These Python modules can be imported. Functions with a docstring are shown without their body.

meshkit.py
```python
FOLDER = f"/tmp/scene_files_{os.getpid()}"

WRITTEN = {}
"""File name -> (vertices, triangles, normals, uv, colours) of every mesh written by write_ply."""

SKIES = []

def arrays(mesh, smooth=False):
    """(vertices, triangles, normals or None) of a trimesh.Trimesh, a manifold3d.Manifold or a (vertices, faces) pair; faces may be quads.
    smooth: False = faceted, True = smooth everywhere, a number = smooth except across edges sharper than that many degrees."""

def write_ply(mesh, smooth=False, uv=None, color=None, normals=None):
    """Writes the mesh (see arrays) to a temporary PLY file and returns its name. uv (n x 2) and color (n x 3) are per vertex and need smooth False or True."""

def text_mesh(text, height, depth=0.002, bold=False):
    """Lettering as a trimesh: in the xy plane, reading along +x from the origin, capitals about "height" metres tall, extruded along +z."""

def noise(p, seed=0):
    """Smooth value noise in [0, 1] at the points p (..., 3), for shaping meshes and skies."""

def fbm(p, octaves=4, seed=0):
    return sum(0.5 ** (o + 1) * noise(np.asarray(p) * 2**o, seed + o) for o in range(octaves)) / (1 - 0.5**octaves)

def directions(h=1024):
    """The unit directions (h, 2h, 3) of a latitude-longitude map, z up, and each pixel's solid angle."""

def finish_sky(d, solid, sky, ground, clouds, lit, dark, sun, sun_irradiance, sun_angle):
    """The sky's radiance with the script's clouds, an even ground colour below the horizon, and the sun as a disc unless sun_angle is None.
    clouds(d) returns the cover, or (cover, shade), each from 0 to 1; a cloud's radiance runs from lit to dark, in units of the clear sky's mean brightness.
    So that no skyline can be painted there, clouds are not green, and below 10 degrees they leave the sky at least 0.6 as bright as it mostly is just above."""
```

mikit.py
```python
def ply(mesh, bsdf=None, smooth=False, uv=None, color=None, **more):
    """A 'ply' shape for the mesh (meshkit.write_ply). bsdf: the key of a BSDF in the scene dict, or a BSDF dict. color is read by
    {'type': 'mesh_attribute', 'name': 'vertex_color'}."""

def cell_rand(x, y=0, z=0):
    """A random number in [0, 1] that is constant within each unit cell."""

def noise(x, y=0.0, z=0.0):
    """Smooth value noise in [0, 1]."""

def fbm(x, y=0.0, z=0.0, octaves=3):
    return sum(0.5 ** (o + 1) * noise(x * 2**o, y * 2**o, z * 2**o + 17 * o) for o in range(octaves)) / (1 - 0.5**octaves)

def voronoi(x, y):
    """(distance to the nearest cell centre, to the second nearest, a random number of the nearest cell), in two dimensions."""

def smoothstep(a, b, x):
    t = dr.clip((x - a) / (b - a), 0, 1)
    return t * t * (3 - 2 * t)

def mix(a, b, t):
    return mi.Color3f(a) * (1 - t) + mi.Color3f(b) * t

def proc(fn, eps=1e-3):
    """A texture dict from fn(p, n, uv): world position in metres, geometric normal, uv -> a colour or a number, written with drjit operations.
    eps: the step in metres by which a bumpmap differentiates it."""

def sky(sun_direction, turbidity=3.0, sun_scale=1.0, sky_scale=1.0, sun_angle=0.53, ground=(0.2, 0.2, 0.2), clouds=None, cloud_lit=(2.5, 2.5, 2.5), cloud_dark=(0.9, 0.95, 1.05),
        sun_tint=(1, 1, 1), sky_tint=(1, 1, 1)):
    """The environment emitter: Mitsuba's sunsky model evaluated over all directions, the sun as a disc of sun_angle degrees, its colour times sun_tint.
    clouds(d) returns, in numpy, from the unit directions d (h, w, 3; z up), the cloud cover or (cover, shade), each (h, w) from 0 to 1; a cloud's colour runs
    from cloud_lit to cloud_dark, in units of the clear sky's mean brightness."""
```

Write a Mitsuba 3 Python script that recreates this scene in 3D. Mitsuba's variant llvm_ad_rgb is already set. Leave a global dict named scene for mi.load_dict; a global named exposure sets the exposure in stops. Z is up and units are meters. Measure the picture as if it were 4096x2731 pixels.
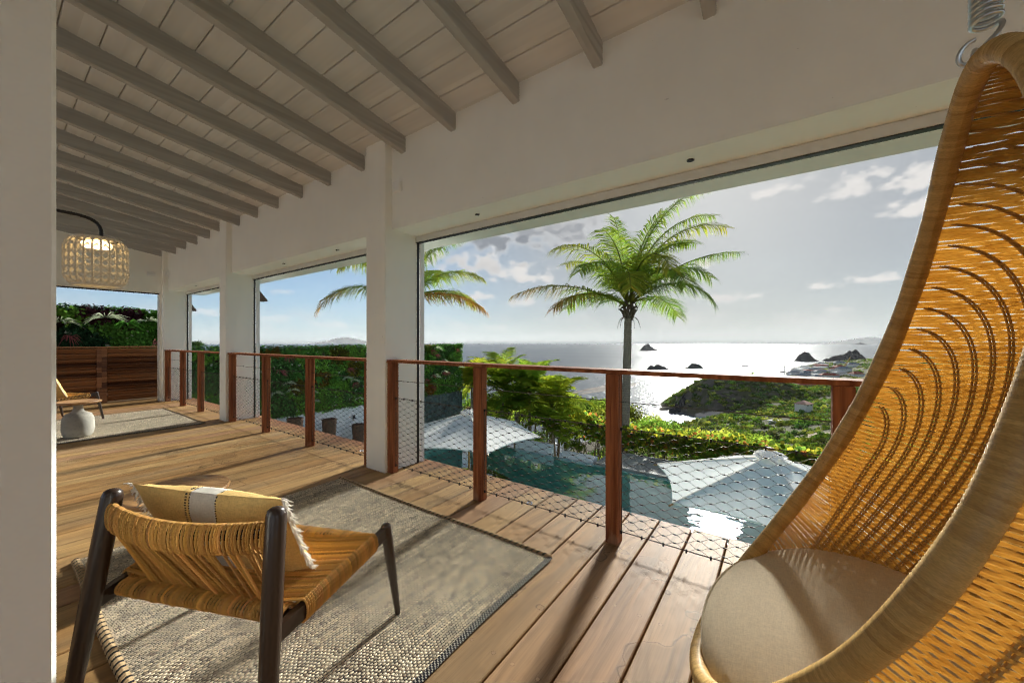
import math, random
import numpy as np, trimesh
import drjit as dr, mitsuba as mi
import mikit, meshkit
from mikit import noise, fbm, cell_rand, smoothstep, mix, voronoi, proc
from scipy.interpolate import RBFInterpolator

T = mi.ScalarTransform4f
rng = np.random.default_rng(7)
scene, labels = {}, {}
PI = math.pi

# ------------------------------------------------------------------ camera, sky, exposure
# x runs along the facade (right), y out over the pool to the sea, z up; the deck is z = 0
EYE_H = 1.2
YAW = math.radians(35.323)
RV = np.array([math.cos(YAW), math.sin(YAW), 0.0])       # the camera's right
FV = np.array([-math.sin(YAW), math.cos(YAW), 0.0])      # the camera's forward
SUN_AZ, SUN_EL = math.radians(7.2), math.radians(23.5)
SUN = np.array([-math.sin(SUN_AZ) * math.cos(SUN_EL), math.cos(SUN_AZ) * math.cos(SUN_EL), math.sin(SUN_EL)])
exposure = 3.75
SEA_Z = -80.0

scene['camera'] = {
    'type': 'perspective', 'fov': 107.016, 'fov_axis': 'x', 'near_clip': 0.02, 'far_clip': 60000.0,
    'to_world': T().look_at(origin=[0, 0, EYE_H], target=[float(FV[0]), float(FV[1]), EYE_H], up=[0, 0, 1]),
}

# clouds of the sky: (degrees left of +y, degrees up, half width, half height, shade, seed)
PUFFS = [
    (41.0, 15.2, 14.0, 2.9, 1.0, 1, .95), (30.0, 16.2, 8.0, 2.8, 0.95, 31, .9), (39.0, 11.2, 9.5, 2.5, 0.42, 2, 1), (33.0, 9.5, 6.5, 1.8, 0.25, 3, 1), (47.0, 12.2, 5.5, 2.1, 0.5, 11, 1),
    (40.3, 6.6, 2.8, .95, 0.25, 4, .85), (34.0, 5.7, 4.0, 1.0, 0.3, 5, .85), (37.7, 2.0, 3.2, .8, 0.2, 6, .5), (28.0, 3.2, 4.0, .5, .2, 23, .3),
    (6.2, 5.6, 3.4, .95, 0.30, 7, 1), (2.4, 5.8, 1.2, .42, .1, 24, .8), (12.3, 8.8, 2.5, 2.1, 0.02, 8, .95), (8.0, 10.4, 2.0, .8, .06, 9, .9),
    (-.3, 18.2, 3.8, 1.8, 0.12, 12, .8), (-6.0, 16.6, 2.5, 1.8, .12, 13, .8), (-8.6, 17.7, 1.6, .9, .1, 14, .7), (-12.2, 16.1, 3.6, 1.7, .12, 15, .9), (-11.2, 13.2, 3.5, 1.6, .16, 16, 1),
    (-3.7, 6.3, 2.2, .6, .1, 25, .8), (-8.4, 6.7, 3.0, .8, .12, 26, .9), (-5.6, 3.6, 1.8, .4, .1, 27, .5), (-16.5, 5.0, 3.5, .9, .15, 28, .8), (-20.0, 10.5, 4.0, 1.5, .2, 29, .8),
    (60.5, 2.2, 4.6, .75, .1, 17, .45), (67.2, 2.8, 2.4, .7, .1, 18, .4), (67.0, 6.4, 1.9, .5, .05, 19, .35), (71.0, 9.6, 4.0, .7, .05, 20, .35), (74.4, 3.3, 3.4, .7, .15, 21, .5), (82., 9., 5., 1.3, .1, 22, .6),
]


def clouds(d):
    az = np.degrees(np.arctan2(-d[..., 0], d[..., 1]))
    el = np.degrees(np.arcsin(np.clip(d[..., 2], -1, 1)))
    ang = np.degrees(np.arccos(np.clip(d @ SUN, -1, 1)))
    # thin high veil, densest round the sun, fading out over the rest of the sky
    veil = 0.92 * np.exp(-(ang / 42.0) ** 4) + 0.04
    veil = np.clip(veil, 0, 0.93)
    veil *= 0.90 + 0.10 * meshkit.fbm(d * np.array([3, 3, 9.0]), 4, 3)
    vshade = VEIL_SHADE + 0.30 * np.clip(ang / 38.0, 0, 1) - 0.24 * np.exp(-(ang / 13.0) ** 2)
    puff, shade, edge = np.zeros_like(az), np.zeros_like(az), None
    p = np.stack([az, el * 1.6, az * 0], -1)
    for a, e, w, h, s, k, op in PUFFS:
        x, y = (az - a) / w, (el - e) / h
        near = (np.abs(x) < 1.6) & (np.abs(y) < 1.8)
        q = p[near]
        n = meshkit.fbm(q * (0.45 + 0.5 / h) + k * 13.1, 6, k)
        base = np.where(y[near] < -0.15, 1.7, 1.0)
        r = np.sqrt(x[near] ** 2 + (y[near] * base) ** 2)
        c = np.clip((1.02 - r * 0.85 + (n - 0.5) * 2.3 - (0.05 if s > .9 else 0.30)) * (1.15 if s > .9 else 1.9), 0, 1)
        c = c * c * (3 - 2 * c) * op
        depth = np.clip((0.75 - y[near]) * 0.6 + (n - 0.45) * 1.2, 0, 1)
        sh = s * np.clip(c * 1.15 - 0.15, 0, 1) * np.clip(0.45 + depth, 0, 1)
        better = c > puff[near]
        t = puff[near]; t[better] = c[better]; puff[near] = t
        t = shade[near]; t[better] = sh[better]; shade[near] = t
    # a low bank near the horizon and scattered cumulus over the rest of the sky
    n = meshkit.fbm(p * 0.33 + 5.0, 5, 21)
    low = np.clip((n - 0.50) * 5, 0, 1) * np.exp(-((el - 2.6) / 1.5) ** 2) * 0.34
    n2 = meshkit.fbm(p * 0.10 + 40.0, 6, 31)
    out = np.clip((np.maximum(np.abs(az - 20) - 58, 0) / 25), 0, 1) + np.clip((el - 30) / 20, 0, 1)
    rest = np.clip((n2 - 0.47) * 6, 0, 1) * np.clip(out, 0, 1) * np.exp(-((el - 20) / 28.0) ** 2)
    cum = np.maximum(np.maximum(puff, low), rest)
    sh = np.where(puff >= np.maximum(low, rest), shade, 0.2)
    cover = 1 - (1 - veil) * (1 - cum)
    w = cum / np.maximum(cum + veil * (1 - cum), 1e-6)
    return cover, np.clip(vshade * (1 - w) + sh * w, 0, 1)


VEIL_SHADE = 0.62
scene['sky'] = mikit.sky(SUN.tolist(), turbidity=3.0, sun_scale=0.72, sky_scale=0.315, sun_angle=5.5, ground=(0.10, 0.12, 0.12), clouds=clouds,
                         cloud_lit=(3.05, 2.93, 2.78), cloud_dark=(0.74, 0.82, 0.94), sun_tint=(0.76, 1.0, 1.50), sky_tint=(0.84, 0.95, 1.10))


# ------------------------------------------------------------------ helpers
def numbered(key):
    if key not in scene and key not in labels and not any(k.startswith(key + '__') for k in scene):
        return key
    for n in range(1, 1000):
        k = f'{key}_{n:03d}'
        if k not in scene and k not in labels and not any(q.startswith(k + '__') for q in scene):
            return k


def tag(key, label=None, cat=None, group=None, kind=None):
    labels[key] = {k: v for k, v in dict(label=label, category=cat, group=group, kind=kind).items() if v}
    return key


def thing(name, label, cat, group=None):
    return tag(numbered(name), label, cat, group)


def put(name, mesh, bsdf, parent=None, smooth=False, uv=None, color=None, kind=None, label=None, to_world=None, **more):
    """ONE entry of scene: name under parent."""
    if isinstance(mesh, MB):
        color = mesh.colors() if mesh.c else color
        uv = mesh.uvs() if mesh.u else uv
        mesh = mesh.arrays()
    key = numbered((parent + '__' if parent else '') + name)
    d = mikit.ply(mesh, bsdf, smooth=smooth, uv=uv, color=color, **more)
    if to_world is not None:
        d['to_world'] = to_world
    scene[key] = d
    if kind or label:
        tag(key, label, None, None, kind)
    return key


class MB:
    """Collects quads and triangles into one mesh."""

    def __init__(self):
        self.v, self.f, self.c, self.u, self.n = [], [], [], [], 0

    def add(self, v, f, c=None, uv=None):
        v, f = np.asarray(v, float).reshape(-1, 3), np.asarray(f, int)
        if f.shape[1] == 4:
            f = np.vstack([f[:, [0, 1, 2]], f[:, [0, 2, 3]]])
        self.v.append(v); self.f.append(f + self.n); self.n += len(v)
        if c is not None:
            self.c.append(np.broadcast_to(np.asarray(c, float), (len(v), 3)))
        if uv is not None:
            self.u.append(np.asarray(uv, float))
        return self

    def box(self, x0, x1, y0, y1, z0, z1, b=0.0, c=None, m=None):
        if b <= 0:
            v = np.array([[x, y, z] for x in (x0, x1) for y in (y0, y1) for z in (z0, z1)], float)
            f = [[0, 1, 3, 2], [4, 6, 7, 5], [0, 4, 5, 1], [2, 3, 7, 6], [0, 2, 6, 4], [1, 5, 7, 3]]
        else:
            pts = []
            for x, sx in ((x0, 1), (x1, -1)):
                for y, sy in ((y0, 1), (y1, -1)):
                    for z, sz in ((z0, 1), (z1, -1)):
                        pts += [[x, y + sy * b, z + sz * b], [x + sx * b, y, z + sz * b], [x + sx * b, y + sy * b, z]]
            hull = trimesh.convex.convex_hull(np.array(pts))
            v, f = np.array(hull.vertices), np.array(hull.faces)
        v = np.asarray(v, float)
        if m is not None:
            v = v @ np.asarray(m)[:3, :3].T + np.asarray(m)[:3, 3]
        return self.add(v, f, c)

    def tube(self, pts, r, sides=8, cap=True, c=None, flat=1.0, up=None, twist=None):
        v, f = sweep(pts, r, sides, cap, flat, up)
        return self.add(v, f, c)

    def lathe(self, prof, centre, n=32, c=None):
        prof = np.asarray(prof, float)
        a = np.arange(n) * 2 * PI / n
        v = np.stack([np.outer(prof[:, 0], np.cos(a)), np.outer(prof[:, 0], np.sin(a)), np.repeat(prof[:, 1:2], n, 1)], -1).reshape(-1, 3) + np.asarray(centre)
        i, j = np.meshgrid(np.arange(len(prof) - 1), np.arange(n), indexing='ij')
        q = np.stack([i * n + j, i * n + (j + 1) % n, (i + 1) * n + (j + 1) % n, (i + 1) * n + j], -1).reshape(-1, 4)
        return self.add(v, q, c)

    def grid(self, P, c=None, close=False, uv=None):
        """P (n, m, 3) as a sheet."""
        n, m = P.shape[:2]
        mm = m if close else m - 1
        i, j = np.meshgrid(np.arange(n - 1), np.arange(mm), indexing='ij')
        k = (j + 1) % m
        q = np.stack([i * m + j, i * m + k, (i + 1) * m + k, (i + 1) * m + j], -1).reshape(-1, 4)
        return self.add(P.reshape(-1, 3), q, c, uv)

    def arrays(self):
        return np.vstack(self.v), np.vstack(self.f)

    def colors(self):
        return np.vstack(self.c)

    def uvs(self):
        return np.vstack(self.u)


def sweep(pts, r, sides=8, cap=True, flat=1.0, up=None):
    p = np.asarray(pts, float)
    r = np.broadcast_to(np.asarray(r, float), (len(p),))
    t = np.gradient(p, axis=0)
    t /= np.linalg.norm(t, axis=1, keepdims=True) + 1e-12
    ref = np.array([0, 0, 1.0]) if up is None else np.asarray(up, float)
    if up is None and np.abs(t @ ref).max() > 0.92:
        ref = np.array([1.0, 0.13, 0]) if np.abs(t[:, 0]).max() < 0.9 else np.array([0.1, 1.0, 0.2])
    a = np.cross(t, ref); a /= np.linalg.norm(a, axis=1, keepdims=True) + 1e-12
    b = np.cross(a, t)
    ang = np.arange(sides) * 2 * PI / sides + PI / sides
    v = p[:, None] + r[:, None, None] * (np.cos(ang)[None, :, None] * a[:, None] * flat + np.sin(ang)[None, :, None] * b[:, None])
    n = len(p)
    i, j = np.meshgrid(np.arange(n - 1), np.arange(sides), indexing='ij')
    k = (j + 1) % sides
    q = np.stack([i * sides + j, (i + 1) * sides + j, (i + 1) * sides + k, i * sides + k], -1).reshape(-1, 4)
    f = np.vstack([q[:, [0, 1, 2]], q[:, [0, 2, 3]]])
    v = v.reshape(-1, 3)
    if cap:
        v = np.vstack([v, p[:1], p[-1:]])
        s = np.arange(sides)
        f = np.vstack([f, np.stack([s, (s + 1) % sides, s * 0 + n * sides], 1), np.stack([(n - 1) * sides + (s + 1) % sides, (n - 1) * sides + s, s * 0 + n * sides + 1], 1)])
    return v, f


def bez(p0, p1, p2, n=16):
    t = np.linspace(0, 1, n)[:, None]
    return (1 - t) ** 2 * np.asarray(p0, float) + 2 * t * (1 - t) * np.asarray(p1, float) + t * t * np.asarray(p2, float)


def unit(v):
    v = np.asarray(v, float)
    return v / (np.linalg.norm(v, axis=-1, keepdims=True) + 1e-12)


def leaf_quads(mb, pos, axis, nrm, length, width, col):
    """One folded diamond leaf (two triangles) for each position."""
    pos, axis = np.asarray(pos), unit(axis)
    side = unit(np.cross(axis, nrm))
    nn = np.cross(side, axis)
    L, W = np.broadcast_to(length, (len(pos),))[:, None], np.broadcast_to(width, (len(pos),))[:, None]
    v = np.stack([pos, pos + axis * L * 0.5 + side * W * 0.5 + nn * W * 0.12, pos + axis * L, pos + axis * L * 0.5 - side * W * 0.5 + nn * W * 0.12], 1)
    i = np.arange(len(pos))[:, None] * 4
    f = np.vstack([i + [0, 1, 2], i + [0, 2, 3]])
    mb.add(v.reshape(-1, 3), f, np.repeat(col, 4, 0))


def leaf_discs(mb, pos, nrm, rad, col, sides=7):
    """Round leaves, slightly cupped."""
    nrm = unit(nrm)
    a = unit(np.cross(nrm, rng.normal(size=nrm.shape)))
    b = np.cross(nrm, a)
    ang = np.arange(sides) * 2 * PI / sides
    R = np.broadcast_to(rad, (len(pos),))[:, None, None]
    ring = pos[:, None] + R * (np.cos(ang)[None, :, None] * a[:, None] + np.sin(ang)[None, :, None] * b[:, None] * 0.92) + nrm[:, None] * R * 0.12 * np.cos(2 * ang)[None, :, None]
    v = np.concatenate([ring, (pos - nrm * R[:, 0] * 0.08)[:, None]], 1)
    i = np.arange(len(pos))[:, None, None] * (sides + 1)
    s = np.arange(sides)
    f = (i + np.stack([s, (s + 1) % sides, s * 0 + sides], 1)[None]).reshape(-1, 3)
    mb.add(v.reshape(-1, 3), f, np.repeat(col, sides + 1, 0))


def tone(base, n, var=0.25, hue=0.12):
    base = np.asarray(base, float)
    k = np.exp(rng.normal(0, var, (n, 1)))
    h = rng.normal(0, hue, (n, 1))
    return np.clip(base * k * np.concatenate([1 + h, 1 + 0 * h, 1 - h * 0.8], 1), 0.003, 0.9)


def sphere_dirs(n):
    return unit(rng.normal(size=(n, 3)))


# ------------------------------------------------------------------ materials
def mat(key, d):
    scene[key] = {'type': 'twosided', 'bsdf': d} if d['type'] in ('principled', 'bumpmap') else d
    return key


def rgb(*c):
    return {'type': 'rgb', 'value': list(c)}


def principled(color, rough=0.5, metallic=0.0, spec=0.5, **k):
    return {'type': 'principled', 'base_color': color if isinstance(color, dict) else rgb(*color), 'roughness': rough, 'metallic': metallic, 'specular': spec, **k}


def two(d):
    return {'type': 'twosided', 'bsdf': d}


def bumped(d, fn, scale, eps=1e-3):
    return {'type': 'bumpmap', 'height': proc(fn, eps), 'scale': scale, 'bsdf': d}


def f_wall(p, n, uv):
    g = fbm(p.x * 2.3, p.y * 2.3 + 7, p.z * 1.7, 4)
    s = noise(p.x * 160, p.y * 160, p.z * 160)
    roll = fbm(p.x * 14, p.y * 14, p.z * 3.5, 3)
    fleck = smoothstep(0.965, 0.985, noise(p.x * 47 + 3, p.y * 47, p.z * 47))
    return mi.Color3f(0.865, 0.865, 0.815) * (0.93 + 0.07 * g + 0.02 * s + 0.03 * roll) * (1 - 0.35 * fleck)


mat('m_wall', bumped(principled(proc(f_wall), 0.62, spec=0.3), lambda p, n, uv: fbm(p.x * 22, p.y * 22, p.z * 22, 3), 0.0022, 4e-3))


def f_ceil(p, n, uv):
    row = dr.floor(p.y * 5.0)
    g = fbm(p.x * 1.3, p.y * 9, row, 4)
    w = noise(p.x * 3.1, p.y * 60, 3)
    return mi.Color3f(0.625, 0.63, 0.625) * (0.84 + 0.22 * g + 0.05 * w + 0.08 * cell_rand(row, 3))


def f_rafter(p, n, uv):
    k = dr.floor(p.x / 0.62 + 0.5)
    g = fbm(p.y * 1.4 + k * 9, p.z * 46, k, 4)
    return mi.Color3f(0.40, 0.40, 0.39) * (0.80 + 0.36 * g)


mat('m_ceiling', principled(proc(f_ceil), 0.6, spec=0.25))
mat('m_rafter', principled(proc(f_rafter), 0.55, spec=0.3))


def deck_grain(p):
    i = dr.floor((p.x + 0.46) / 0.2)
    r = cell_rand(i, 5)
    warp = fbm(p.x * 7 + i * 3.7, p.y * 1.3 + r * 40, i, 3)
    ring = fbm(p.x * 34 + warp * 7 + i * 11, p.y * 1.6 + r * 17, i, 4)
    fine = noise(p.x * 330, p.y * 9 + i * 5, i)
    return i, r, warp, ring, fine


def f_deck(p, n, uv):
    i, r, warp, ring, fine = deck_grain(p)
    r2 = cell_rand(i, 9)
    c = mix(mi.Color3f(0.290, 0.155, 0.055), mi.Color3f(0.385, 0.240, 0.098), r)
    c = mix(c, mi.Color3f(0.30, 0.165, 0.085), smoothstep(0.55, 0.95, r2) * 0.8)
    c = c * (0.42 + 0.85 * ring + 0.2 * fine)
    # grey weathering in patches and dark water marks with an outline
    grey = smoothstep(0.45, 0.75, fbm(p.x * 3.0, p.y * 1.1, 4, 4))
    c = mix(c, mi.Color3f(0.31, 0.240, 0.150) * (0.7 + 0.5 * ring), grey * 0.28)
    # the outer ends of the planks are redder, worn off unevenly
    e = smoothstep(-0.06, 0.10, p.y - 2.40 + 0.16 * (warp - 0.5)) * smoothstep(-2.2, -3.2, p.x + 0.8 * (warp - 0.5)) * 0.5 + smoothstep(0.0, 0.1, p.y - 2.5 + 0.2 * (warp - 0.5)) * 0.4
    c = mix(c, mi.Color3f(0.31, 0.135, 0.06) * (0.6 + 0.6 * ring), e)
    v = fbm(p.x * 3.4 + 3, p.y * 3.4, 9, 4)
    ringm = smoothstep(0.012, 0.0, dr.abs(v - 0.66)) * 0.5 + smoothstep(0.66, 0.70, v) * 0.22
    c = c * (1 - ringm)
    # round wooden plugs over the screws
    bx = p.x + 0.46 - i * 0.2
    ux = dr.abs(dr.abs(bx - 0.1) - 0.055)
    uy = p.y * 1.9 + 0.31
    uy = (uy - dr.floor(uy) - 0.5) / 1.9
    d = dr.sqrt(ux * ux + uy * uy)
    plug = smoothstep(0.0085, 0.0065, d)
    c = mix(c, mi.Color3f(0.33, 0.19, 0.10) * (0.8 + 0.5 * cell_rand(i, dr.floor(p.y * 1.9 + .31))), plug * 0.7)
    return c * (1 - 0.5 * smoothstep(0.0015, 0.0, dr.abs(d - 0.0085)))


def h_deck(p, n, uv):
    i, r, warp, ring, fine = deck_grain(p)
    return ring * 0.8 + fine * 0.3


mat('m_deck', bumped(principled(proc(f_deck), 0.6, spec=0.25), h_deck, 0.0016))


def f_rail(p, n, uv):
    a = fbm(p.x * 5 + p.y * 70, p.y * 40 + p.z * 3, p.z * 3, 4)
    b = fbm(p.x * 60 + 3, p.y * 60, p.z * 2.2, 4)
    fine = noise(p.x * 240, p.y * 240, p.z * 14)
    g = dr.select(dr.abs(n.z) > 0.7, a, b)
    c = mix(mi.Color3f(0.155, 0.046, 0.018), mi.Color3f(0.34, 0.125, 0.052), smoothstep(0.25, 0.75, g))
    worn = smoothstep(0.5, 0.62, fbm(p.x * 11, p.y * 11, p.z * 6, 4)) * smoothstep(0.14, 0.02, p.z)
    top = dr.select(n.z > 0.7, mi.Float(0.25), mi.Float(0))
    c = mix(c, mi.Color3f(0.36, 0.21, 0.13), dr.maximum(worn * 0.6, top))
    return c * (0.8 + 0.3 * fine)


mat('m_rail', principled(proc(f_rail), 0.65, spec=0.12))
mat('m_cable', principled((0.075, 0.064, 0.052), 0.5, metallic=0.35))
mat('m_black', principled((0.012, 0.012, 0.014), 0.35))
mat('m_black_matt', principled((0.02, 0.02, 0.02), 0.7, spec=0.2))
mat('m_white', principled((0.80, 0.80, 0.79), 0.5, spec=0.35))
mat('m_alu', principled((0.62, 0.61, 0.57), 0.42, spec=0.4))
mat('m_plaster', principled((0.80, 0.80, 0.80), 0.7, spec=0.2))
mat('m_steel', principled((0.62, 0.64, 0.66), 0.22, metallic=1.0))


def rug_cell(p):
    # soumak-like rows of knots: along y they sit in rows, every second row is shifted by half a knot
    row = dr.floor(p.x / 0.0125)
    sh = (row - 2 * dr.floor(row / 2)) * 0.5
    wob = (noise(p.x * 11, p.y * 11, 2) - 0.5) * 0.7 + cell_rand(row, 12) * 0.35
    v = p.y / 0.0165 + sh + wob
    col = dr.floor(v)
    fx, fy = p.x / 0.0125 - row - 0.5, v - col - 0.5
    return row, col, fx, fy


def f_rug(p, n, uv):
    row, col, fx, fy = rug_cell(p)
    r = cell_rand(row, col, 3)
    r2 = cell_rand(row, dr.floor(col / 9), 6)
    knot = smoothstep(0.60, 0.40, dr.sqrt(fx * fx * 1.2 + fy * fy) + 0.14 * (cell_rand(row, col, 8) - 0.5))
    light = mix(mi.Color3f(0.68, 0.560, 0.385), mi.Color3f(0.85, 0.740, 0.550), r)
    light = mix(light, mi.Color3f(0.31, 0.21, 0.14), smoothstep(0.90, 0.97, r) * 0.8)
    light = light * (0.66 + 0.36 * r2 + 0.30 * noise(p.x * 75, p.y * 2.4, 5))
    nub = smoothstep(0.66, 0.84, noise(p.x * 38, p.y * 30, 7)) * 0.30 - smoothstep(0.70, 0.86, noise(p.x * 34 + 9, p.y * 26, 3)) * 0.22
    light = light * (1 - nub)
    return mix(mi.Color3f(0.022, 0.021, 0.026), light, knot * (0.9 - 0.3 * smoothstep(0.8, 0.95, cell_rand(row, 4))))


def h_rug(p, n, uv):
    row, col, fx, fy = rug_cell(p)
    return smoothstep(0.55, 0.1, dr.sqrt(fx * fx * 1.25 + fy * fy)) * (0.8 + 0.4 * cell_rand(row, col, 3))


mat('m_rug', bumped(principled(proc(f_rug), 0.9, spec=0.1), h_rug, 0.004, 5e-4))


def f_rug_side(p, n, uv):
    a, b = dr.floor(p.y / 0.005), dr.floor(p.x / 0.005 + p.z / 0.005)
    chk = a + b
    chk = chk - 3 * dr.floor(chk / 3)
    return mix(mi.Color3f(0.018, 0.018, 0.022), mi.Color3f(0.40, 0.37, 0.31), dr.select(chk < 0.5, mi.Float(1), mi.Float(0)))


mat('m_rug_side', principled(proc(f_rug_side), 0.9, spec=0.1))
mat('m_yarn_black', principled((0.015, 0.015, 0.018), 0.9, spec=0.1))
mat('m_yarn_tan', principled((0.46, 0.33, 0.19), 0.9, spec=0.1))
mat('m_darkwood', principled((0.030, 0.017, 0.012), 0.28, spec=0.5, clearcoat=0.5, clearcoat_gloss=0.85))


mat('m_cord', principled({'type': 'mesh_attribute', 'name': 'vertex_color'}, 0.7, spec=0.25))


def f_pillow(p, n, uv):
    # uv.x across the pillow: mustard, a grey band, dashed black lines beside it
    u, v = uv.x, uv.y
    thread = noise(u * 420, v * 60, 1) * 0.5 + noise(u * 60, v * 420, 2) * 0.5
    c = mi.Color3f(0.66, 0.455, 0.175) * (0.72 + 0.5 * thread)
    band = smoothstep(0.0, 0.004, u - 0.41) * smoothstep(0.004, 0.0, u - 0.585)
    c = mix(c, mi.Color3f(0.56, 0.535, 0.48) * (0.82 + 0.3 * thread), band)
    dash = dr.select(v * 46 - dr.floor(v * 46) < 0.55, mi.Float(1), mi.Float(0))
    for at, w in ((0.385, 0.009), (0.409, 0.006), (0.590, 0.006)):
        c = mix(c, mi.Color3f(0.03, 0.03, 0.035), dash * smoothstep(w, w * 0.6, dr.abs(u - at)))
    return c


mat('m_pillow', principled(proc(f_pillow), 0.85, spec=0.1, sheen=0.3))
mat('m_fringe', principled((0.76, 0.73, 0.66), 0.85, spec=0.1))


def f_oak(p, n, uv):
    g = fbm(p.x * 9 + p.y * 5, p.y * 60 - p.x * 30, p.z * 20, 4)
    return mix(mi.Color3f(0.33, 0.165, 0.062), mi.Color3f(0.50, 0.285, 0.12), smoothstep(0.2, 0.8, g))


mat('m_oak', principled(proc(f_oak), 0.42, spec=0.4))


def f_concrete(p, n, uv):
    g = fbm(p.x * 9, p.y * 9, p.z * 11, 5)
    s = smoothstep(0.62, 0.7, noise(p.x * 90, p.y * 90, p.z * 90))
    return mi.Color3f(0.36, 0.345, 0.30) * (0.66 + 0.6 * g) * (1 - 0.12 * s)


mat('m_concrete', principled(proc(f_concrete), 0.75, spec=0.2))


def f_rattan(p, n, uv):
    g = fbm(p.x * 24, p.y * 24, p.z * 24, 3)
    s = noise(p.x * 210, p.y * 210, p.z * 210)
    return mix(mi.Color3f(0.52, 0.295, 0.070), mi.Color3f(0.76, 0.54, 0.20), 0.65 * g + 0.35 * s)


mat('m_weave', {'type': 'principledthin', 'base_color': proc(f_rattan), 'roughness': 0.45, 'diff_trans': 1.1, 'spec_trans': 0.0, 'eta': 1.4})
mat('m_stake', principled((0.45, 0.26, 0.085), 0.5, spec=0.35))


def f_wrap(p, n, uv):
    # uv.x counts the turns of the cane
    k = dr.floor(uv.x)
    r, r2 = cell_rand(k, 2), cell_rand(dr.floor(k / 3), 7)
    s = noise(uv.x * 5, uv.y * 40, 3)
    return mix(mi.Color3f(0.38, 0.215, 0.062), mi.Color3f(0.58, 0.375, 0.135), 0.55 * r + 0.45 * r2) * (0.85 + 0.25 * s)


mat('m_wrap', principled(proc(f_wrap), 0.38, spec=0.45))


def f_linen(p, n, uv):
    a, b = noise(p.x * 1300, p.y * 140, 1), noise(p.x * 140, p.y * 1300, 2)
    return mi.Color3f(0.58, 0.485, 0.35) * (0.84 + 0.16 * a + 0.16 * b)


mat('m_linen', principled(proc(f_linen), 0.9, spec=0.1, sheen=0.3))
mat('m_cane', {'type': 'principledthin', 'base_color': rgb(0.76, 0.73, 0.65), 'roughness': 0.5, 'diff_trans': 0.35, 'spec_trans': 0.0, 'eta': 1.4})


def f_louver(p, n, uv):
    g = fbm(p.y * 2.2, p.z * 60, p.x * 40, 4)
    k = cell_rand(dr.floor((p.z - 0.0) / 0.100), dr.floor(p.y / 1.4))
    return mix(mi.Color3f(0.075, 0.026, 0.012), mi.Color3f(0.33, 0.145, 0.062), smoothstep(0.2, 0.85, 0.45 * g + 0.55 * k))


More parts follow.
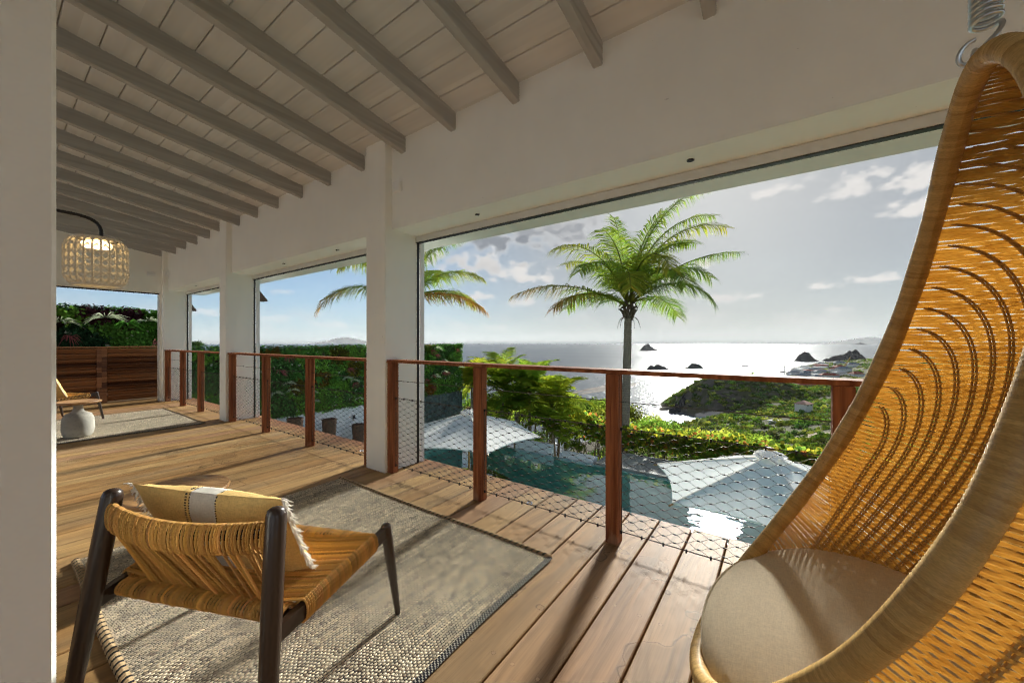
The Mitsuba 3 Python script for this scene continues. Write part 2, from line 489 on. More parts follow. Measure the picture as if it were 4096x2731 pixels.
mat('m_louver', principled(proc(f_louver), 0.45, spec=0.35))
VC = {'type': 'mesh_attribute', 'name': 'vertex_color'}
mat('m_leaf', {'type': 'principledthin', 'base_color': VC, 'roughness': 0.5, 'diff_trans': 1.3, 'spec_trans': 0.0, 'eta': 1.4})
mat('m_leaf_firm', {'type': 'principledthin', 'base_color': VC, 'roughness': 0.45, 'diff_trans': 0.55, 'spec_trans': 0.0, 'eta': 1.45})
mat('m_soil', principled((0.085, 0.065, 0.045), 0.95, spec=0.1))
mat('m_tint', principled(VC, 0.6, spec=0.3))


def f_trunk(p, n, uv):
    ring = p.z * 9 + 0.8 * fbm(p.x * 5, p.y * 5, p.z * 2, 3)
    band = ring - dr.floor(ring)
    g = fbm(p.x * 30, p.y * 30, p.z * 14, 4)
    return mix(mi.Color3f(0.15, 0.115, 0.085), mi.Color3f(0.36, 0.305, 0.240), g) * (0.6 + 0.4 * smoothstep(0.0, 0.3, band))


mat('m_trunk', principled(proc(f_trunk), 0.85, spec=0.15))
mat('m_canvas', {'type': 'principledthin', 'base_color': rgb(0.95, 0.93, 0.885), 'roughness': 0.8, 'diff_trans': 0.65, 'spec_trans': 0.0, 'eta': 1.35})
mat('m_teak', principled((0.44, 0.24, 0.09), 0.5, spec=0.35))


def f_greydeck(p, n, uv):
    i = dr.floor(p.x / 0.19)
    g = fbm(p.x * 40, p.y * 3, i, 4)
    return mi.Color3f(0.33, 0.315, 0.29) * (0.62 + 0.5 * g + 0.25 * cell_rand(i, 3))


mat('m_greydeck', principled(proc(f_greydeck), 0.6, spec=0.3))
mat('m_water', {'type': 'thindielectric', 'int_ior': 1.42, 'ext_ior': 1.0})


def f_pooltile(p, n, uv):
    a, b = dr.floor((p.x + p.z) / 0.24), dr.floor((p.y + p.z * 0.7) / 0.24)
    return mix(mi.Color3f(0.085, 0.270, 0.255), mi.Color3f(0.190, 0.420, 0.380), cell_rand(a, b, 2)) * (0.8 + 0.4 * fbm(p.x * 6, p.y * 6, p.z * 6, 2))


mat('m_pooltile', principled(proc(f_pooltile), 0.6, spec=0.2))


def sea_h(p):
    a = fbm(p.x * 0.10 + 0.03 * p.y, p.y * 0.16, 1, 3)
    b = fbm(p.x * 0.9, p.y * 1.1, 5, 2)
    return a * 2.2 + b * 0.18


def f_sea(p, n, uv):
    g = fbm(p.x * 0.0016, p.y * 0.0045, 2, 4)
    c = mix(mi.Color3f(0.030, 0.040, 0.052), mi.Color3f(0.055, 0.068, 0.078), g)
    # two long drifts of orange sargassum weed
    def drift(cx, cy, L, W, a):
        ca, sa = math.cos(a), math.sin(a)
        u, v = (p.x - cx) * ca + (p.y - cy) * sa, -(p.x - cx) * sa + (p.y - cy) * ca
        v = v + 0.10 * L * (noise(u / L * 3, 3) - 0.5)
        w = fbm(u * 0.02, v * 0.12, 3, 4)
        return smoothstep(1.0, 0.75, dr.sqrt(dr.square(u / L) + dr.square(v / W)) + (w - 0.5) * 1.4)
    d = dr.maximum(drift(-250.0, 630.0, 105.0, 30.0, 1.36), drift(-330.0, 1500.0, 70.0, 60.0, 1.2) * 0.6)
    return mix(c, mi.Color3f(0.32, 0.20, 0.10), d * 0.45)


def r_sea(p, n, uv):
    g = fbm(p.x * 0.0011 + 9, p.y * 0.0032, 8, 4)
    return 0.21 + 0.10 * g


mat('m_sea', bumped(principled(proc(f_sea), proc(r_sea), spec=0.32), lambda p, n, uv: sea_h(p), 1.0, 0.6))


# ------------------------------------------------------------------ the deck and the house round it
XL, XR, YB = -10.9, 5.4, -3.4          # left end of the deck, right wall, back wall
HY, HZ = 2.228, 2.238                   # header: inner face and soffit
CEIL_Z, SLOPE = 3.04, 0.155             # the ceiling rises towards the house


def ceil_z(y):
    return CEIL_Z + SLOPE * (HY - y)


tag('deck', 'weathered brown hardwood deck floor of the veranda', None, None, 'structure')


def plank(x0, x1, y0, y1, z, t=0.03, b=0.004):
    xs = np.array([x0, x0, x0 + b, x1 - b, x1, x1])
    zs = np.array([z - t, z - b, z, z, z - b, z - t])
    P = np.stack([np.stack([xs, np.full(6, y), zs], -1) for y in (y0, y1)])
    m = MB().grid(P)
    n = len(m.v[0])
    m.add(P.reshape(-1, 3), [[0, 2, 1], [0, 3, 2], [0, 4, 3], [0, 5, 4], [6, 7, 8], [6, 8, 9], [6, 9, 10], [6, 10, 11]])
    return m


gap = 0.008
for i in range(-53, 31):
    x0, x1 = -0.46 + 0.2 * i + gap / 2, -0.46 + 0.2 * (i + 1) - gap / 2
    if x1 > XR:
        break
    cuts = [YB, 2.655 + rng.uniform(-.003, .003)]
    j = rng.uniform(-2.2, 1.6)
    if i == 3:
        j = 0.93
    if i in (-2, -1, 0, 1, 2):
        j = rng.uniform(-2.6, -0.6)
    cuts.insert(1, j)
    for a, b in zip(cuts[:-1], cuts[1:]):
        put('plank', plank(x0, x1, a + 0.001, b - 0.001, rng.uniform(-0.0012, 0.0)), 'm_deck', 'deck')
mb = MB()
for y in np.arange(YB + .2, 2.6, 0.55):
    mb.box(XL, XR, y - .03, y + .03, -0.13, -0.032)
mb.box(XL, XR, YB, 2.60, -0.30, -0.14)  # dark sheet added under the deck so the plank gaps look shaded
mb.box(XL, XR, 2.600, 2.640, -0.20, -0.034)
put('dark_subframe', mb, 'm_black_matt', 'deck')

tag('ceiling', 'sloping painted plank ceiling of the veranda with grey rafters', None, None, 'structure')
# planks run along the facade, 0.19 m wide, with an open groove between them
dy = 0.193
y = HY + 0.012
k = 0
while y > YB - 0.4:
    ya, yb = y, y - dy
    za, zb = ceil_z(ya), ceil_z(yb)
    g, b, t = 0.0035, 0.003, 0.02
    ys = np.array([ya - g, ya - g, ya - g - b, yb + g + b, yb + g, yb + g])
    zs = np.array([ceil_z(ya - g) + t, ceil_z(ya - g) + b, ceil_z(ya - g - b), ceil_z(yb + g + b), ceil_z(yb + g) + b, ceil_z(yb + g) + t])
    P = np.stack([np.stack([np.full(6, x), ys, zs], -1) for x in (XR + .1, XL - .1)])
    put('plank', MB().grid(P), 'm_ceiling', 'ceiling')
    y = yb
mb = MB()
P = np.array([[[x, yy, ceil_z(yy) + 0.018] for yy in (HY + .5, YB - .5)] for x in (XL - .3, XR + .3)])
mb.grid(P); mb.grid(P[::-1] + [0, 0, .12])
put('backing_board', mb, 'm_rafter', 'ceiling')
for k in range(-9, 17):
    xr = -0.274 - 0.62 * k
    if xr > XR or xr < -10.25:
        continue
    w, h, b = 0.062, 0.138, 0.006
    y0, y1 = HY + 0.02, YB - 0.05
    xs = np.array([xr - w, xr - w, xr - w + b, xr - b, xr, xr])
    dz = np.array([0.03, -h + b, -h, -h, -h + b, 0.03])
    wob = rng.uniform(-.002, .002, 6)
    P = np.stack([np.stack([xs + wob, np.full(6, yy), ceil_z(yy) + dz], -1) for yy in np.linspace(y0, y1, 6)])
    put('rafter', MB().grid(P), 'm_rafter', 'ceiling', smooth=20)

wall = thing('facade_wall', 'white rendered facade wall with square piers and a deep header over the open bays', 'wall')
mb = MB().box(-10.35, XR, HY, 2.552, HZ, 3.3)
mb.box(-10.9, XR + .2, 2.553, 2.62, 2.262, 2.9)
put('header', mb, 'm_wall', wall)
for x0, x1, y1 in ((-3.235, -2.945, 2.53), (-7.035, -6.785, 2.53), (-10.205, -10.095, 2.53)):
    put('pier', MB().box(x0, x1, 2.15, y1, -0.02, 3.3, 0.006), 'm_wall', wall, smooth=False)
put('pier', MB().box(4.85, 5.12, 2.15, 2.53, -0.02, 3.3, 0.006), 'm_wall', wall)  # unseen end pier, set far out so the widened bay admits more sky
put('canopy', MB().box(-10.9, XR + .2, 2.621, 3.03, 2.262, 2.42, 0.01), 'm_wall', wall)
mb = MB()
mb.grid(np.array([[[x, yy, ceil_z(yy) - 0.02 + 0.0 * yy] for yy in (3.25, 2.45)] for x in (-11.1, XR + .3)]))
mb.grid(np.array([[[x, yy, ceil_z(yy) + 0.10] for yy in (2.45, 3.25)] for x in (-11.1, XR + .3)]))
put('eave', mb, 'm_rafter', wall)

e = thing('end_wall', 'white rendered end wall of the veranda with one wide opening over the louvred fence', 'wall')
put('lintel', MB().box(-10.36, -10.207, YB, 2.20, 2.172, 4.1), 'm_wall', e)
put('pier', MB().box(-10.36, -10.210, 2.128, 2.50, -0.02, 3.3), 'm_wall', e)
put('pier', MB().box(-10.36, -10.2, YB, -1.6, -0.02, 2.17), 'm_wall', e)
mb = MB().box(-10.31, -10.27, -1.6, 2.126, 2.150, 2.1715)
put('track', mb, 'm_black', e)
mb = MB().box(-10.33, -10.25, 2.112, 2.127, 0.0, 2.149)
put('guide_rail', mb, 'm_alu', e)

n_ = thing('near_wall', 'white painted wall end close by at the left edge of the view', 'wall')
mb = MB().box(-1.40, -1.246, YB, 0.0965, 0.0, 3.46, 0.007)
put('plaster', mb, 'm_wall', n_)
b_ = thing('back_wall', 'unseen white rear wall of the veranda, openings added to let sky light in', 'wall')
put('lintel', MB().box(XL, XR, YB - .2, YB, 2.75, 4.2), 'm_wall', b_)  # unseen wall; wide openings between its piers added to bring light from behind
for x0, x1 in ((XL, -10.3), (-7.2, -6.8), (-4.0, -3.6), (-0.6, -0.2), (2.9, 3.3), (5.1, XR)):
    put('pier', MB().box(x0, x1, YB - .2, YB, 0, 2.749), 'm_wall', b_)
put('added_terrace', MB().box(XL - 6, XR + 6, YB - 14, YB - .21, -.4, -.03), 'm_plaster')  # unseen pale slab added to bounce light through the rear openings
tag('added_terrace', 'unseen pale ground added behind the house to bounce light inside', None, None, 'structure')
r_ = thing('side_wall', 'unseen white side wall of the veranda, moved out and opened for more sky light', 'wall')
put('lintel', MB().box(XR, XR + .15, YB, 2.4, 2.6, 4.2), 'm_wall', r_)  # unseen wall set farther right and left open so sky reaches the jambs
put('pier', MB().box(XR, XR + .15, YB, -1.6, 0, 2.599), 'm_wall', r_)

BAYS = [(-2.945, 4.85, 'widest and nearest bay'), (-6.785, -3.235, 'middle bay'), (-10.095, -7.035, 'far narrow bay')]
for x0, x1, nm in BAYS:
    t = thing('roller_blind', f'pale grey roller blind casing along the top of the {nm}', 'blind', 'roller blinds along the facade')
    put('casing', MB().box(x0 + .002, x1 - .002, 2.500, 2.548, 2.177, HZ - .004, 0.003), 'm_alu', t)
    put('slot', MB().box(x0 + .002, x1 - .002, 2.506, 2.546, 2.170, 2.1765), 'm_black', t)
    put('guide_rail', MB().box(x0 + .001, x0 + .008, 2.522, 2.545, -0.02, 2.169), 'm_black', t)
    put('guide_rail', MB().box(x0 + .001, x0 + .020, 2.550, 2.600, -0.02, 2.26), 'm_white', t)

# small fittings on the wall
def fitting(name, label, cat, mesh, m, group=None):
    t = numbered(name)
    put(name, mesh, m, smooth=30)
    return tag(t, label, cat, group)


fitting('wall_sensor', 'small white square sensor box on the header beside the nearest pier', 'sensor', MB().box(-2.90, -2.80, 2.196, 2.2275, 2.56, 2.66, 0.006), 'm_white')
for x, (y_, z_), which in ((-2.02, (2.36, HZ), 'left of the near bay'), (-0.42, (2.36, HZ), 'in the middle of the near bay'), (-5.4, (2.36, HZ), 'at the left of the middle bay'), (-4.1, (2.36, HZ), 'at the right of the middle bay'), (-8.9, (2.36, HZ), 'of the far bay')):
    m = MB().lathe([[0.0, -.004], [.013, -.004], [.014, 0.0], [.020, -.003], [.020, .002]], (x, y_, z_ - .002), 14)
    fitting('soffit_spotlight', f'tiny dark recessed spotlight in the white soffit {which}', 'spotlight', m, 'm_black', 'spotlights in the soffit')
fitting('junction_box', 'small cream junction box on the end wall left of the corner', 'box', MB().box(-10.2, -10.17, 1.93, 2.05, 2.50, 2.58, .006), 'm_white')
fitting('motion_sensor', 'tiny cream motion sensor on the header in the far corner', 'sensor', MB().box(-10.05, -9.97, 2.18, 2.2275, 2.50, 2.60, .008), 'm_white')


# ------------------------------------------------------------------ railings
NET_Z0, NET_Z1, WIRE_Z, WY = 0.070, 0.682, 0.842, 2.215


def net(x0, x1):
    """Woven wire net with diamond meshes: wavy wires that touch at small ferrules."""
    m = MB()
    px, pz = 0.116, 0.0465
    nz = int(round((NET_Z1 - NET_Z0) / (pz / 2)))
    hz = (NET_Z1 - NET_Z0) / nz
    nx = max(2, int(round((x1 - x0) / (px / 2))))
    hx = (x1 - x0) / nx
    wires = []
    for d in (1, -1):
        starts = [(i, 0) for i in range(0, nx + 1)] + [(0 if d > 0 else nx, j) for j in range(1, nz)]
        for i, j in starts:
            if (i + j) % 2:
                continue
            pts = []
            while 0 <= i <= nx and j <= nz:
                pts.append((i, j)); i += d; j += 1
            if len(pts) > 1:
                wires.append(np.array(pts, float))
    s = np.linspace(0, 1, 5)[:-1]
    for w in wires:
        a, b = w[:-1], w[1:]
        # each wire leaves a ferrule flat and dips in between, so the meshes have rounded shoulders
        q = (a[:, None] * (1 - s)[None, :, None] + b[:, None] * s[None, :, None]).reshape(-1, 2)
        q = np.vstack([q, w[-1:]])
        fr = np.append(np.tile(s, len(a)), 0)
        sag = np.sin(fr * 2 * PI) * 0.16
        z = NET_Z0 + (q[:, 1] - sag) * hz
        x = x0 + q[:, 0] * hx
        v, f = sweep(np.stack([x, np.full(len(x), WY), z], -1), 0.0013, 3, False, up=[0, 1, 0])
        m.add(v, f)
    kn = MB()
    for i in range(1, nx):
        for j in range(1, nz):
            if (i + j) % 2 == 0:
                x, z = x0 + i * hx, NET_Z0 + j * hz
                kn.box(x - .0065, x + .0065, WY - .0032, WY + .0032, z - .0030, z + .0030)
    clips = MB()
    for i in range(0, nx + 1):
        for z in (NET_Z0, NET_Z1):
            x = x0 + i * hx
            if i % 2 == 0:
                clips.box(x - .004, x + .004, WY - .005, WY + .005, z - .012, z + .008)
    return m, kn, clips


def railing(posts, x0, x1, label):
    t = thing('railing', label, 'railing', 'wooden railings between the piers')
    xs = np.linspace(x0, x1, 25)
    b = 0.004
    prof = np.array([(2.168, 1.008), (2.168, 1.028), (2.172, 1.032), (2.300, 1.032), (2.304, 1.028), (2.304, 1.008)])
    P = np.stack([np.stack([np.full(6, x), prof[:, 0], prof[:, 1]], -1) for x in (x0, x1)])
    m = MB().grid(P, close=True)
    m.add(P.reshape(-1, 3), [[0, 1, 2], [0, 2, 3], [0, 3, 4], [0, 4, 5], [6, 8, 7], [6, 9, 8], [6, 10, 9], [6, 11, 10]])
    put('handrail', m, 'm_rail', t)
    for p in posts:
        put('post', MB().box(p - .0385, p + .0385, 2.176, 2.252, -0.002, 1.006, 0.0035), 'm_rail', t)
    put('cable', MB().tube([[x0, WY, WIRE_Z], [(x0 + x1) / 2, WY, WIRE_Z - .002], [x1, WY, WIRE_Z]], 0.0026, 6), 'm_cable', t)
    spans = list(zip(posts[:-1], posts[1:]))
    for z, k in ((NET_Z1, 0), (NET_Z0, 1)):
        put('cable', MB().tube([[posts[0], WY, z], [posts[-1], WY, z]], 0.0030, 6), 'm_cable', t)
    a, kn, cl = MB(), MB(), MB()
    for p, q in spans:
        m1, m2, m3 = net(p + .046, q - .046)
        a.add(*m1.arrays()); kn.add(*m2.arrays()); cl.add(*m3.arrays())
        for x in (p + .046, q - .046):
            a.tube([[x, WY, NET_Z0], [x, WY, NET_Z1]], .0022, 4)
    put('wire_net', a, 'm_cable', t, kind='stuff')
    put('ferrules', kn, 'm_black_matt', t, kind='stuff')
    put('clips', cl, 'm_black_matt', t, kind='stuff')
    return t


railing([-2.918, -1.868, -0.818, 0.226, 1.27, 2.32, 3.37], -2.972, 4.848, 'brown hardwood railing with wire net across the nearest bay, in front of the pool')
railing([-6.715, -5.572, -4.420, -3.272], -6.765, -3.238, 'brown hardwood railing with wire net across the middle bay, in front of the green wall')
railing([-10.045, -9.095, -8.115, -7.08], -10.085, -7.04, 'brown hardwood railing with wire net across the far narrow bay by the end wall')

# ------------------------------------------------------------------ louvred fence at the far end
t = thing('louvred_fence', 'dark brown wooden fence of wide horizontal louvres at the far end of the deck', 'fence')
put('cap_rail', MB().box(-10.92, -10.78, -2.2, 2.55, 1.075, 1.10, .004), 'm_louver', t, label='greyed cap rail')
for y0, y1 in ((-1.0, -0.86), (1.335, 1.475)):
    put('post', MB().box(-10.90, -10.80, y0, y1, -0.1, 1.074, .004), 'm_louver', t)
for y0, y1 in ((-2.2, -1.0), (-0.86, 1.335), (1.475, 2.55)):
    for k in range(10):
        z = 0.075 + k * 0.1035
        a = math.radians(57 + rng.uniform(-3, 3))
        M = np.array([[math.cos(a), 0, -math.sin(a), -10.85], [0, 1, 0, 0], [math.sin(a), 0, math.cos(a), z]])
        put('slat', MB().box(-.066, .066, y0, y1, -.013, .013, .007, m=np.vstack([M, [0, 0, 0, 1]])), 'm_louver', t)


# ------------------------------------------------------------------ sea, terrain
ang = np.linspace(0, 2 * PI, 97)[:-1]
rad = np.array([1.0, 60, 200, 400, 700, 1200, 2200, 4000, 7500, 11000, 14400])
P = np.stack([rad[:, None] * np.cos(ang), rad[:, None] * np.sin(ang), np.full((len(rad), 96), SEA_Z)], -1)
put('sea', MB().grid(P, close=True), 'm_sea')
tag('sea', 'silvery sea with a broad glitter path under the low sun', None, None, 'structure')

# land: heights known at some places (distance ahead, distance to the right of the view's axis -> height)
CTRL = np.array([
    # round the house and pool
    (0, -60, -4), (0, -30, -6), (0, 0, -8), (0, 30, -6), (0, 60, -4), (12, -30, -4), (12, 0, -8), (14, 14, -6), (10, 30, -6), (20, -20, -4.6), (19, -2, -4.9), (17.5, 4, -4.7), (16, 9, -4.7), (15, 14, -5.5), (14, 24, -7),
    # the slope below the hedge
    (24, -25, -5), (26, -8, -6.5), (26, 0, -7.5), (25, 8, -8.0), (25, 16, -8.5), (36, -22, -7), (36, -5, -9.0), (36, 5, -11), (36, 15, -12), (36, 30, -12), (55, -30, -13), (55, -8, -14.5), (55, 5, -19), (55, 20, -20), (55, 40, -19),
    (80, -40, -26), (80, -10, -24), (80, 5, -31), (80, 25, -31), (80, 55, -27), (120, -50, -52), (120, -20, -46), (120, 0, -48), (120, 25, -47), (120, 55, -42), (120, 95, -36),
    (170, -70, -80), (170, -30, -72), (170, 0, -62), (170, 40, -62), (170, 80, -54), (170, 130, -44), (230, -60, -90), (230, -10, -78), (230, 40, -72), (230, 90, -66), (230, 150, -58), (230, 230, -45),
    (300, -60, -95), (300, 0, -90), (300, 60, -80), (300, 125, -71), (300, 200, -60), (300, 300, -48), (340, 30, -88), (350, 90, -82), (350, 150, -75), (350, 215, -66),
    # the cove with its beach, then the headland
    (385, 150, -82.5), (395, 190, -82.0), (405, 215, -79.0), (400, 250, -76), (395, 170, -83), (400, 300, -64), (385, 60, -95), (420, 60, -95), (470, 60, -95), (420, 130, -90), (415, 180, -82), (420, 215, -79.5), (426, 240, -77),
    (450, 178, -82), (455, 196, -75), (440, 222, -64), (452, 222, -52), (462, 238, -43), (470, 262, -39), (474, 300, -40), (478, 335, -47), (484, 375, -60), (433, 262, -62), (433, 290, -66), (438, 320, -68), (520, 200, -86), (530, 240, -74), (540, 290, -66), (540, 340, -66), (540, 390, -69), (480, 165, -92), (520, 160, -95), (500, 270, -52), (505, 320, -54),
    # the flat land with the village
    (560, 300, -84), (560, 350, -73), (560, 400, -70), (600, 250, -96), (600, 330, -86), (600, 400, -73), (600, 460, -71), (600, 600, -60), (700, 400, -96), (700, 460, -88), (700, 510, -75), (700, 580, -70), (800, 480, -94), (800, 545, -86), (800, 590, -76), (800, 660, -70), (800, 780, -55),
    (950, 560, -98), (950, 650, -90), (950, 690, -77), (950, 740, -73), (950, 860, -60), (1100, 700, -96), (1100, 780, -86), (1100, 820, -77), (1100, 900, -71), (1100, 1020, -60), (1250, 800, -96), (1250, 900, -88), (1250, 960, -77), (1250, 1050, -70), (1250, 1160, -60), (1400, 1000, -96), (1400, 1100, -86), (1400, 1180, -74), (1600, 1100, -98), (1600, 1300, -88), (1600, 1450, -70),
    (1500, 400, -110), (1000, 300, -110), (1000, 0, -110), (500, 0, -110), (500, -200, -110), (250, -200, -100), (120, -150, -60), (1800, 0, -110), (1800, 1500, -100), (400, 450, -55), (700, 800, -50),
], float)
land = RBFInterpolator(CTRL[:, :2] / 100, CTRL[:, 2], kernel='linear', smoothing=0.0)


def ground_z(f, r):
    f, r = np.asarray(f, float), np.asarray(r, float)
    z = land(np.stack([f.ravel(), r.ravel()], -1) / 100).reshape(f.shape)
    s = np.clip((f - 60) / 300, 0, 1)
    q = np.stack([f * 0.02, r * 0.02, 0 * f], -1)
    rock = np.exp(-((f - 442) / 40) ** 2 - ((r - 205) / 40) ** 2)
    return z + s * (meshkit.fbm(q, 5, 4) - 0.5) * 9 + rock * (meshkit.fbm(q * 5, 4, 9) - 0.5) * 16


def at(f, r):
    """World x, y of a place f ahead and r to the right."""
    return np.asarray(f)[..., None] * FV[:2] + np.asarray(r)[..., None] * RV[:2]


dist = np.concatenate([np.arange(17, 60, 1.5), np.geomspace(60, 1700, 190)])
slope = np.linspace(-1.5, 2.9, 400)
ff = np.repeat(dist[:, None], 400, 1)
rr = ff * slope[None]
zz = ground_z(ff, rr)
P = np.concatenate([at(ff, rr), zz[..., None]], -1)


def f_land(p, n, uv):
    g = fbm(p.x * 0.05, p.y * 0.05, p.z * 0.05, 5)
    fine = fbm(p.x * 0.9, p.y * 0.9, p.z * 0.9, 3)
    rock = mix(mi.Color3f(0.075, 0.060, 0.045), mi.Color3f(0.19, 0.155, 0.115), fbm(p.x * 0.16, p.y * 0.16, p.z * 0.3, 4))
    scrub = mix(mi.Color3f(0.040, 0.050, 0.016), mi.Color3f(0.125, 0.110, 0.048), g) * (0.7 + 0.6 * fine)
    steep = smoothstep(0.86, 0.70, n.z + 0.2 * (g - 0.5))
    c = mix(scrub, rock, steep)
    shore = smoothstep(-76.0, -79.0, p.z + 3 * (g - 0.5))
    c = mix(c, rock * 0.8, shore)
    f, r = p.x * float(FV[0]) + p.y * float(FV[1]), p.x * float(RV[0]) + p.y * float(RV[1])
    sand = smoothstep(1.0, 0.86, dr.sqrt(dr.square((f - 409) / 15.0) + dr.square((r - 222) / 27.0)) + 0.3 * (g - 0.5))
    bare = smoothstep(1.0, 0.8, dr.sqrt(dr.square((f - 206) / 13.0) + dr.square((r - 166) / 17.0)) + 0.4 * (g - 0.5))
    c = mix(c, mi.Color3f(0.34, 0.27, 0.18) * (0.7 + 0.5 * fine), bare)
    return mix(c, mi.Color3f(0.52, 0.43, 0.32), sand)


mat('m_land', principled(proc(f_land), 0.9, spec=0.1))
put('hillside', MB().grid(P), 'm_land', smooth=True)
tag('hillside', 'green scrubby hillside falling away to a small cove and a rocky headland', None, None, 'structure')
# ground round the house, out of the view's way
P = np.concatenate([at(np.linspace(-60, 17.4, 12)[:, None] + 0 * slope[None, ::20], 60 * slope[None, ::20] + 0 * np.linspace(-60, 17.4, 12)[:, None]), np.full((12, 20, 1), -8.2)], -1)
put('garden_ground', MB().grid(P), 'm_land')
tag('garden_ground', 'ground below the house and pool', None, None, 'structure')


# shallow turquoise water of the cove lies over sand: a sheet of the same sea
def f_cove(p, n, uv):
    g = fbm(p.x * 0.12, p.y * 0.12, 1, 3)
    f, r = p.x * float(FV[0]) + p.y * float(FV[1]), p.x * float(RV[0]) + p.y * float(RV[1])
    foam = smoothstep(0.62, 0.72, fbm(p.x * 0.3, p.y * 0.3, 4, 4))
    return mix(mi.Color3f(0.05, 0.19, 0.185) * (0.8 + 0.4 * g), mi.Color3f(0.7, 0.72, 0.7), foam * 0.35)


mat('m_cove', principled(proc(f_cove), 0.25, spec=0.3))
a = np.linspace(0, 2 * PI, 40)[:-1]
cv = np.concatenate([at(400 + 15 * np.sin(a), 196 + 24 * np.cos(a)), np.full((39, 1), SEA_Z + 0.05)], 1)
m = MB(); m.add(np.vstack([cv, cv.mean(0)]), [[i, (i + 1) % 39, 39] for i in range(39)])
put('cove_water', m, 'm_cove')
tag('cove_water', 'shallow turquoise water of the small cove', None, None, 'structure')


# ------------------------------------------------------------------ rocks, islands
def f_rock(p, n, uv):
    g = fbm(p.x * 0.045, p.y * 0.045, p.z * 0.09, 5)
    green = smoothstep(0.5, 0.62, fbm(p.x * 0.03 + 4, p.y * 0.03, p.z * 0.03, 4)) * smoothstep(0.3, 0.75, n.z)
    return mix(mi.Color3f(0.060, 0.052, 0.046) * (0.5 + g), mi.Color3f(0.085, 0.085, 0.045), green * 0.8)


mat('m_rock', principled(proc(f_rock), 0.9, spec=0.1))


def crag(name, label, cat, f, r, profile, depth, seed, group=None, m='m_rock', rough=1.0, base=SEA_Z):
    """A rock island: a ridge line (offset, height) given along the right direction, with slopes on both sides."""
    pr = np.asarray(profile, float)
    n, k = 56, 21
    x = np.linspace(pr[0, 0], pr[-1, 0], n)
    h = np.interp(x, pr[:, 0], pr[:, 1])
    w = np.linspace(-1, 1, k)
    prof = np.clip(1 - np.abs(w) ** 1.25, 0, 1)
    F = depth * w[None, :] * (0.45 + 0.55 * np.clip(h / h.max(), 0, 1))[:, None]
    X = x[:, None] + 0 * F
    Z = h[:, None] * prof[None]
    s = h.max()
    q = np.stack([X / s, F / s, Z / s * 1.5], -1) * 2.2 + seed * 7.7
    amp = rough * 0.30 * s
    Z = Z + (meshkit.fbm(q, 5, seed) - 0.5) * amp * np.clip(Z / s * 2.5, 0, 1)
    F = F + (meshkit.fbm(q + 31, 4, seed) - 0.5) * amp * 1.2
    Z = Z - 0.04 * s
    P = np.concatenate([at(f + F, r + X), (base + Z)[..., None]], -1)
    t = numbered(name)
    put(name, MB().grid(P), m, smooth=35)
    return tag(t, label, cat, group)


crag('island', 'steep dark sugarloaf island standing alone in the sun glitter', 'island', 3307, 1185, [(-100, 0), (-66, 9), (-38, 38), (-22, 55), (-9, 56), (-2, 66), (9, 60), (22, 43), (50, 29), (80, 12), (104, 0)], 64, 1)
crag('sea_rock', 'twin peaked dark rock in the glitter just above the handrail', 'rock', 1108, 430, [(-36, 0), (-30, 9), (-23, 13), (-14, 9), (-8, 14), (-2, 16), (6, 12), (18, 8), (28, 2), (33, 0)], 18, 2, 'rocks in the sea')
crag('sea_rock', 'rounded dark rock right of the twin peaked one in the glitter', 'rock', 1140, 548, [(-36, 0), (-30, 3), (-20, 5), (-12, 12), (-6, 20), (0, 16), (6, 19), (14, 15), (26, 6), (34, 0)], 18, 3, 'rocks in the sea')
crag('sea_rock', 'tiny low rock beside the rounded one', 'rock', 1130, 507, [(-6, 0), (-2, 2.5), (3, 2.2), (6, 0)], 4, 8, 'rocks in the sea')
crag('sea_rock', 'low flat dark rock alone in the open water', 'rock', 1230, 756, [(-14, 0), (-12, 5), (-4, 6), (3, 4), (7, 5.5), (14, 3), (17, 0)], 8, 4, 'rocks in the sea')
crag('island', 'compact dark rock island with one rounded peak beyond the village', 'island', 1560, 1215, [(-38, 0), (-35, 22), (-22, 33), (-10, 42), (-3, 37), (5, 38), (14, 27), (26, 13), (40, 5), (50, 0)], 36, 5)
crag('island', 'long dark rocky island with a double knob on its ridge beyond the village', 'island', 1560, 1362, [(-78, 0), (-72, 6), (-66, 14), (-54, 9), (-38, 24), (-14, 29), (8, 33), (26, 45), (34, 39), (40, 41), (48, 50), (56, 46), (60, 33), (76, 29), (88, 16), (98, 6), (106, 0)], 50, 6)
crag('island', 'faint small islet under the pale hills on the right horizon', 'island', 9800, 9000, [(-180, 0), (-60, 45), (0, 70), (90, 40), (190, 0)], 100, 7, rough=.6)
crag('far_hills', 'pale distant hills of another island on the right horizon', 'hills', 23500, 21800, [(-2900, 0), (-1900, 150), (-700, 330), (350, 470), (1400, 400), (2250, 540), (3300, 690), (4000, 840), (4800, 700), (6200, 740), (8000, 0)], 1500, 9, rough=.2, base=-150)
crag('far_mountain', 'very pale distant island mountain on the horizon in the middle bay', 'mountain', 25500, -11300, [(-2600, 0), (-1600, 130), (-450, 400), (200, 450), (900, 330), (1600, 150), (2600, 0)], 1400, 10, rough=.15, base=-150)
labels['far_hills']['kind'] = labels['far_mountain']['kind'] = 'structure'
for i, (f, r, h, w) in enumerate([(440, 192, 10, 7), (444, 201, 16, 8), (436, 206, 9, 8), (432, 184, 6, 6), (428, 214, 6, 7), (425, 226, 4, 4), (455, 208, 20, 9)]):
    crag('shore_rock', 'jagged rock at the foot of the headland', 'rock', f, r, [(-w, 0), (-w * .6, h * .7), (-w * .1, h), (w * .4, h * .6), (w, 0)], w * .9, 20 + i, 'rocks at the foot of the headland', rough=1.5)

